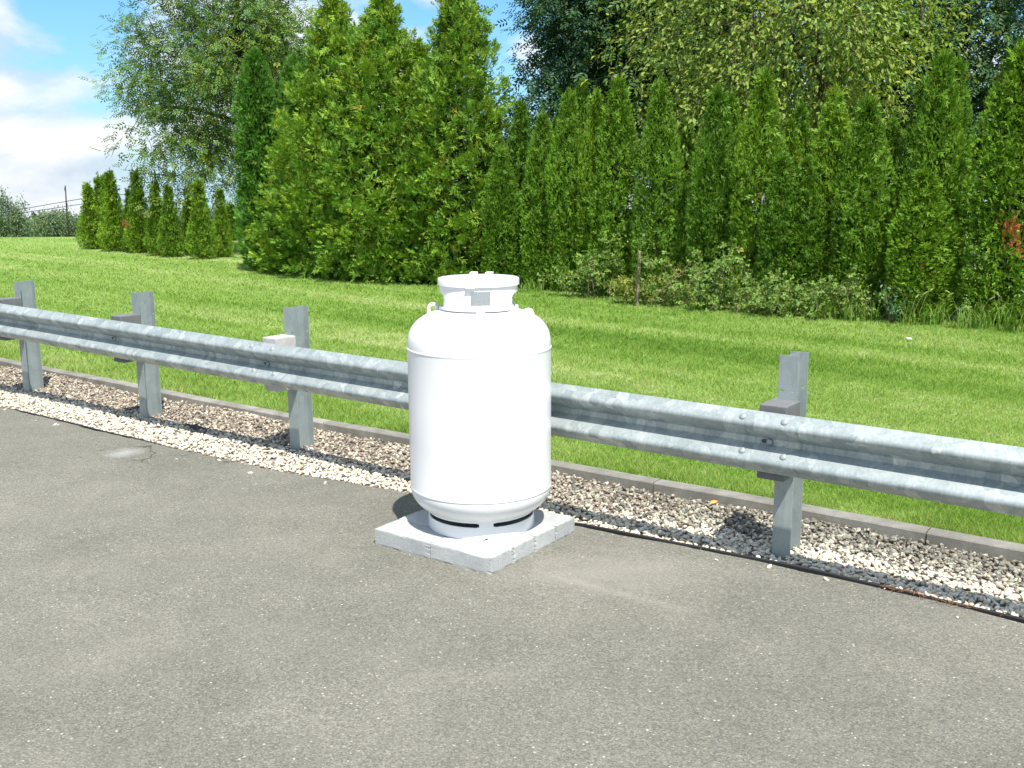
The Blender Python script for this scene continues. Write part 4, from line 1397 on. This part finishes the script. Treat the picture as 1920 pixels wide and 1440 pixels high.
# utility pole and wires beyond
def build_pole():
    x, y = -55.6, 130.0
    zb = float(lawn_z(np.array(x), np.array(y)))
    root = empty('utility_pole', (x, y, zb)); tag(root, 'thin utility pole rising above the far trees at left', 'utility pole')
    mb = MB(); mb.tube([(0, 0, -0.5), (-0.05, 0, 4), (0.05, 0, 2.15 - zb)], [0.12, 0.10, 0.07], 8)
    mb.build('pole', M_BARK2, root, smooth=True)
    mb = MB(); mb.tube([(0, -0.1, 1.55 - zb), (0, -0.1, 1.9 - zb)], [0.05, 0.05], 8)
    mb.build('insulator', M_DARK, root)
    for z0, z1, z2, lab in ((-1.60, -0.35, 0.95, 'upper power line running past the utility pole'), (-2.00, -0.95, 0.28, 'lower power line running past the utility pole')):
        pts = []
        for k in range(25):
            t = k / 24; xx = -75 + 45 * t
            zc = float(np.interp(xx, [-75, -64, -53, -30], [z0 - 0.8, z0 + 0.45, z2 - 0.35, z2 + 1.6]))
            pts.append((xx, 129.6 - 2.0 * (t - 0.5), zc))
        mb = MB(); mb.tube(pts, 0.040, 5)
        o = mb.build('power_line', M_DARK); tag(o, lab, 'power line', 'power lines at the left horizon')


build_pole()

# ------------------------------------------------------------------ undergrowth at the hedge foot
M_BRAMBLE = mat_leaf('bramble_leaves', (0.180, 0.285, 0.058), 0.30, 0.6, 0.3)
M_BRAMBLE_Y = mat_leaf('yellowing_leaves', (0.225, 0.270, 0.050), 0.30, 0.6, 0.3)
M_CANE = mat_plain('dry_cane', (0.20, 0.13, 0.09), 0.8)
M_WEED = mat_leaf('weed_leaves', (0.150, 0.260, 0.035), 0.32, 0.6, 0.3)
M_STAKE = mat_plain('grey_wood', (0.25, 0.19, 0.135), 0.9, var=0.25, scale=14)


def tri_leaf():
    T = []
    for a, l in ((0.0, 1.0), (1.05, 0.78), (-1.05, 0.78)):
        c, s = math.cos(a), math.sin(a); w = 0.30 * l
        p0 = (0.15 * c, 0.15 * s, 0); tip = (0.15 * c + c * l * 0.85, 0.15 * s + s * l * 0.85, -0.12)
        m1 = (0.15 * c + c * l * 0.4 - s * w, 0.15 * s + s * l * 0.4 + c * w, 0.05); m2 = (0.15 * c + c * l * 0.4 + s * w, 0.15 * s + s * l * 0.4 - c * w, 0.05)
        T += [[p0, m1, tip], [p0, tip, m2]]
    return np.array(T)


TL = tri_leaf()


def bramble(seed, x, y, w, h, lab, mat, canes=14, per=26, leaf=0.062):
    r = np.random.default_rng(seed)
    root = empty('bramble_bush', (x, y, 0.03)); tag(root, lab, 'bramble bush', 'brambles at the foot of the hedge')
    Ps, Ds = [], []
    for k in range(canes):
        mb = MB()
        a = r.random() * 6.283
        b0 = np.array([(r.random() - 0.5) * w * 1.1, (r.random() - 0.5) * 0.35 + 0.15, 0.0])
        top = b0 + np.array([(r.random() - 0.5) * w * 0.7, -0.15 * r.random(), h * (0.45 + 0.85 * r.random() ** 1.4)])
        end = top + np.array([(r.random() - 0.5) * w * 0.9, -0.2 - 0.35 * r.random(), -0.75 * h * r.random()])
        pts = [(1 - t) ** 3 * b0 + 3 * t * (1 - t) ** 2 * (b0 * 0.4 + top * 0.6) + 3 * t * t * (1 - t) * top + t ** 3 * end for t in np.linspace(0, 1, 9)]
        mb.tube([tuple(p) for p in pts], [0.006] * 5 + [0.005, 0.004, 0.003, 0.002], 4, cap=False)
        mb.build('cane', M_CANE, root)
        tt = 0.2 + 0.8 * r.random(per) ** 0.8
        A = np.array(pts); i = np.minimum((tt * 8).astype(int), 7); f = (tt * 8 - i)[:, None]
        P = A[i] * (1 - f) + A[i + 1] * f + r.normal(0, 0.05, (per, 3))
        Ps.append(P); Ds.append(r.normal(0, 0.7, (per, 3)) + np.array([0, -0.5, -0.1]))
    P = np.concatenate(Ps); P[:, 2] = np.maximum(P[:, 2], 0.02); D = np.concatenate(Ds); n = len(P)
    Nn = np.array([0, -0.3, 0.7]) + r.normal(0, 0.75, (n, 3))
    V, F, T = batch_cards(TL, P, D, Nn, leaf * (0.6 + 0.8 * r.random(n)), green(r, n, 0.16, 0.32, 0.008), 1.05)
    V[:, 2] = np.maximum(V[:, 2], 0.0)
    link('foliage', np_mesh('foliage', V, F, T), mat, root)


for a in [
    (901, 1.35, 18.05, 0.9, 0.50, 'low bramble at the left end of the undergrowth, trailing onto the lawn', M_BRAMBLE, 16, 30),
    (902, 1.62, 17.65, 0.6, 1.00, 'tall upright bramble stems just left of the wooden stake', M_BRAMBLE, 12, 30),
    (903, 2.20, 16.75, 0.8, 0.55, 'yellowing bramble mound spilling forward at the foot of the stake', M_BRAMBLE_Y, 18, 32),
    (904, 2.75, 16.45, 0.9, 0.75, 'bramble with reddish canes right of the wooden stake', M_BRAMBLE, 18, 28),
    (905, 3.35, 15.75, 1.0, 0.80, 'largest arching bramble at the middle of the undergrowth', M_BRAMBLE, 26, 34),
    (906, 3.75, 15.20, 0.9, 0.55, 'bramble mound right of the largest arching one', M_BRAMBLE, 20, 30),
    (907, 4.25, 14.90, 0.8, 0.48, 'pale low bramble toward the right end of the undergrowth', M_BRAMBLE, 18, 28),
    (908, 4.75, 14.75, 0.7, 0.62, 'last bramble at right, arching over tall weeds', M_BRAMBLE, 16, 26),
]:
    bramble(*a)


def weeds(seed, x, y, w, h, n, lab):
    r = np.random.default_rng(seed)
    root = empty('weed_clump', (x, y, 0.03)); tag(root, lab, 'weeds', 'tall weeds at the foot of the hedge')
    Vs = []; T = []
    mb = MB()
    for k in range(n):
        bx, by = (r.random() - 0.5) * w, (r.random() - 0.5) * 0.3
        hh = h * (0.4 + 0.6 * r.random()); a = r.random() * 6.283; ln = hh * (0.25 + 0.6 * r.random())
        wd = 0.005 + 0.006 * r.random()
        p = [np.array([bx + math.cos(a) * ln * t * t, by + math.sin(a) * ln * t * t, hh * (t - 0.28 * t ** 3 * r.random())]) for t in (0, 0.35, 0.7, 1.0)]
        sd = np.array([-math.sin(a), math.cos(a), 0]) * wd
        c = green(r, 1, 0.25, 0.35)[0]
        for i, (u, v) in enumerate(zip(p, p[1:])):
            w0, w1 = (1 - 0.25 * i), (1 - 0.25 * (i + 1)) if i < 2 else 0.08
            Vs += [u - sd * w0, u + sd * w0, v + sd * w1, u - sd * w0, v + sd * w1, v - sd * w1]; T += [c] * 6
    V = np.array(Vs)
    link('blade', np_mesh('blade', V, np.arange(len(V)).reshape(-1, 3), np.array(T)), M_WEED, root)
    # foxtail seed heads on thin stalks
    for k in range(max(3, n // 22)):
        mb = MB(); hd = MB()
        bx, by = (r.random() - 0.5) * w, -0.1 + (r.random() - 0.5) * 0.2
        hh = h * (0.9 + 0.35 * r.random()); a = r.random() * 6.283; ln = hh * 0.3
        pts = [(bx + math.cos(a) * ln * t * t, by + math.sin(a) * ln * t * t, hh * t) for t in (0, 0.4, 0.75, 1.0)]
        mb.tube(pts, [0.003, 0.0025, 0.002, 0.0015], 4, cap=False)
        e = Vector(pts[-1]); d = (e - Vector(pts[-2])).normalized()
        d = (d + Vector((math.cos(a), math.sin(a), -0.3)) * 0.6).normalized()
        hd.tube([e, e + d * 0.025, e + d * 0.06, e + d * 0.09], [0.003, 0.009, 0.008, 0.002], 6)
        hd.build('seed_head', M_SEED, mb.build('stalk', M_SEED, root))


M_SEED = mat_plain('seed_head', (0.24, 0.27, 0.10), 0.8, var=0.3)
for a in [(950, 3.0, 15.85, 0.5, 0.22, 90, 'short grass weeds between stake and largest bramble'),
          (951, 4.55, 14.65, 0.55, 0.42, 150, 'tall grassy weeds under the last bramble at right'),
          (952, 4.95, 14.40, 0.5, 0.40, 130, 'grassy weeds just right of the last bramble'),
          (953, 5.65, 13.95, 0.6, 0.40, 110, 'grassy weeds with seed heads before the short front cone'),
          (954, 6.15, 13.55, 0.6, 0.42, 130, 'grassy foxtail weeds left of the right edge'),
          (955, 6.65, 13.20, 0.6, 0.45, 130, 'grassy foxtail weeds at the right edge of the view'),
          (956, 0.35, 18.75, 0.5, 0.26, 60, 'small tuft of weeds behind the tank collar at hedge foot')]:
    weeds(*a)


def leafy_weed():
    r = np.random.default_rng(970)
    root = empty('leafy_weed', (5.28, 14.15, 0.03)); tag(root, 'dark glossy leafy weed standing alone right of the brambles', 'weed')
    Ps = []
    for k in range(11):
        mb = MB()
        a = r.random() * 6.283; l = 0.1 + 0.22 * r.random(); h = 0.25 + 0.3 * r.random()
        pts = [(math.cos(a) * l * t, math.sin(a) * l * t, h * t) for t in (0, 0.35, 0.7, 1)]
        mb.tube(pts, [0.005, 0.004, 0.003, 0.002], 4, cap=False)
        mb.build('stem', M_CANE, root)
        for t in np.linspace(0.25, 1, 14): Ps.append((math.cos(a) * l * t, math.sin(a) * l * t, h * t))
    P = np.array(Ps) + r.normal(0, 0.02, (len(Ps), 3)); n = len(P)
    V, F, T = batch_cards(LT, P, r.normal(0, 0.8, (n, 3)) + np.array([0, -0.3, 0.1]), r.normal(0, 0.4, (n, 3)) + np.array([0, -0.4, 0.8]), 0.07 * (0.6 + 0.7 * r.random(n)), green(r, n, 0.15, 0.3), 1.0)
    link('foliage', np_mesh('foliage', V, F, T), mat_leaf('glossy_weed', (0.055, 0.150, 0.045), 0.25, 0.4, 0.5), root)


leafy_weed()

mb = MB(); bm = mb.bm
mb.box((-0.021, -0.018, -0.1), (0.021, 0.018, 0.88))
for v in bm.verts:
    if v.co.z > 0.5: v.co.x += 0.012; v.co.z += random.uniform(-0.02, 0.02)
o = mb.build('wooden_stake', M_STAKE, bevel=0.004); o.location = (2.02, 16.40, 0.03); o.rotation_euler = (0.02, 0.015, 0.3)
tag(o, 'weathered wooden stake upright in the brambles before the hedge', 'stake')
mb = MB(); mb.tube([(2.33, 16.2, 0.25), (2.62, 16.15, 0.52), (2.85, 16.1, 0.78)], [0.010, 0.009, 0.006], 5)
o = mb.build('dead_branch', M_CANE); tag(o, 'slanting reddish dead branch leaning in the brambles right of the stake', 'branch')

# ------------------------------------------------------------------ small things
def small_leaf(x, y, z, size, col, lab, rz, name='fallen_leaf'):
    V = np.array([(0, 0, 0), (0.35, -0.28, 0.12), (0.4, 0, 0.04), (0.35, 0.28, 0.14), (0.75, -0.2, 0.1), (0.8, 0.02, 0.05), (0.72, 0.22, 0.15), (1.05, 0, 0.12)]) * size
    F = np.array([(0, 1, 2), (0, 2, 3), (1, 4, 2), (2, 4, 5), (2, 5, 3), (3, 5, 6), (4, 7, 5), (5, 7, 6)])
    me = np_mesh(name, V, F, np.tile(col, (len(V), 1)))
    o = link(name, me, M_STONE); o.location = (x, y, z); o.rotation_euler = (0.25, -0.1, rz)
    tag(o, lab, 'leaf')


small_leaf(-3.49, 9.35, 0.045, 0.07, (0.75, 0.55, 0.03), 'bright yellow leaf on gravel left of the second post', 1.0)
small_leaf(1.20, 5.98, 0.045, 0.055, (0.62, 0.30, 0.08), 'orange leaf on the gravel near the kerb, left of right post', 0.4)
tv, tf = stone_template(91)
o = link('white_stone', np_mesh('white_stone', tv * np.array([0.05, 0.035, 0.025]), tf, np.tile((0.66, 0.62, 0.56), (len(tv), 1))), M_STONE)
o.location = (4.87, 12.41, 0.075); tag(o, 'pale stone lying on the lawn at right', 'stone')


def fabric_scrap():
    r = np.random.default_rng(44)
    n = 9
    V, F = [], []
    for i in range(n):
        for j in range(5):
            V.append((-0.13 + 0.26 * i / (n - 1), -0.04 + 0.02 * j + 0.02 * math.sin(i), 0.012 + 0.028 * abs(math.sin(i * 1.1 + j * 0.7)) + 0.004 * r.random()))
    for i in range(n - 1):
        for j in range(4):
            if (i, j) in ((0, 3), (7, 0), (6, 3), (1, 3)): continue
            a = i * 5 + j; F.append((a, a + 5, a + 6, a + 1))
    me = np_mesh('fabric_scrap', np.array(V), np.array(F))
    o = link('fabric_scrap', me, M_EDGE)
    o.location = (-2.56, 8.07, 0.02); o.rotation_euler = (0, 0, TH)
    tag(o, 'torn scrap of black landscape fabric poking from cream gravel', 'fabric scrap')


fabric_scrap()


def needles():
    r = np.random.default_rng(88)
    n = 110
    s = np.concatenate([r.normal(8.47, 0.07, n // 2), r.normal(8.30, 0.06, n // 4), r.normal(8.62, 0.06, n // 4)]); m = len(s)
    nn_ = edge_n(s) + 0.0 + r.normal(0, 0.016, m)
    P = sn_np(s, nn_, 0.010 + 0.02 * r.random(m))
    a = r.random(m) * 6.283; l = 0.012 + 0.018 * r.random(m)
    d = np.stack([np.cos(a), np.sin(a), 0.25 * (r.random(m) - 0.5)], -1) * l[:, None]; sd = np.stack([-np.sin(a), np.cos(a), 0 * a], -1) * 0.0012
    V = np.stack([P - d - sd, P - d + sd, P + d], 1).reshape(-1, 3)
    T = np.repeat(np.array([(0.34, 0.16, 0.075)]) * (0.6 + 0.8 * r.random((m, 1))), 3, 0)
    o = link('pine_needle_litter', np_mesh('pine_needle_litter', V, np.arange(3 * m).reshape(-1, 3), T), M_STONE)
    tag(o, 'orange pine needles caught on the black edging at right', 'pine needles', kind='stuff')


needles()
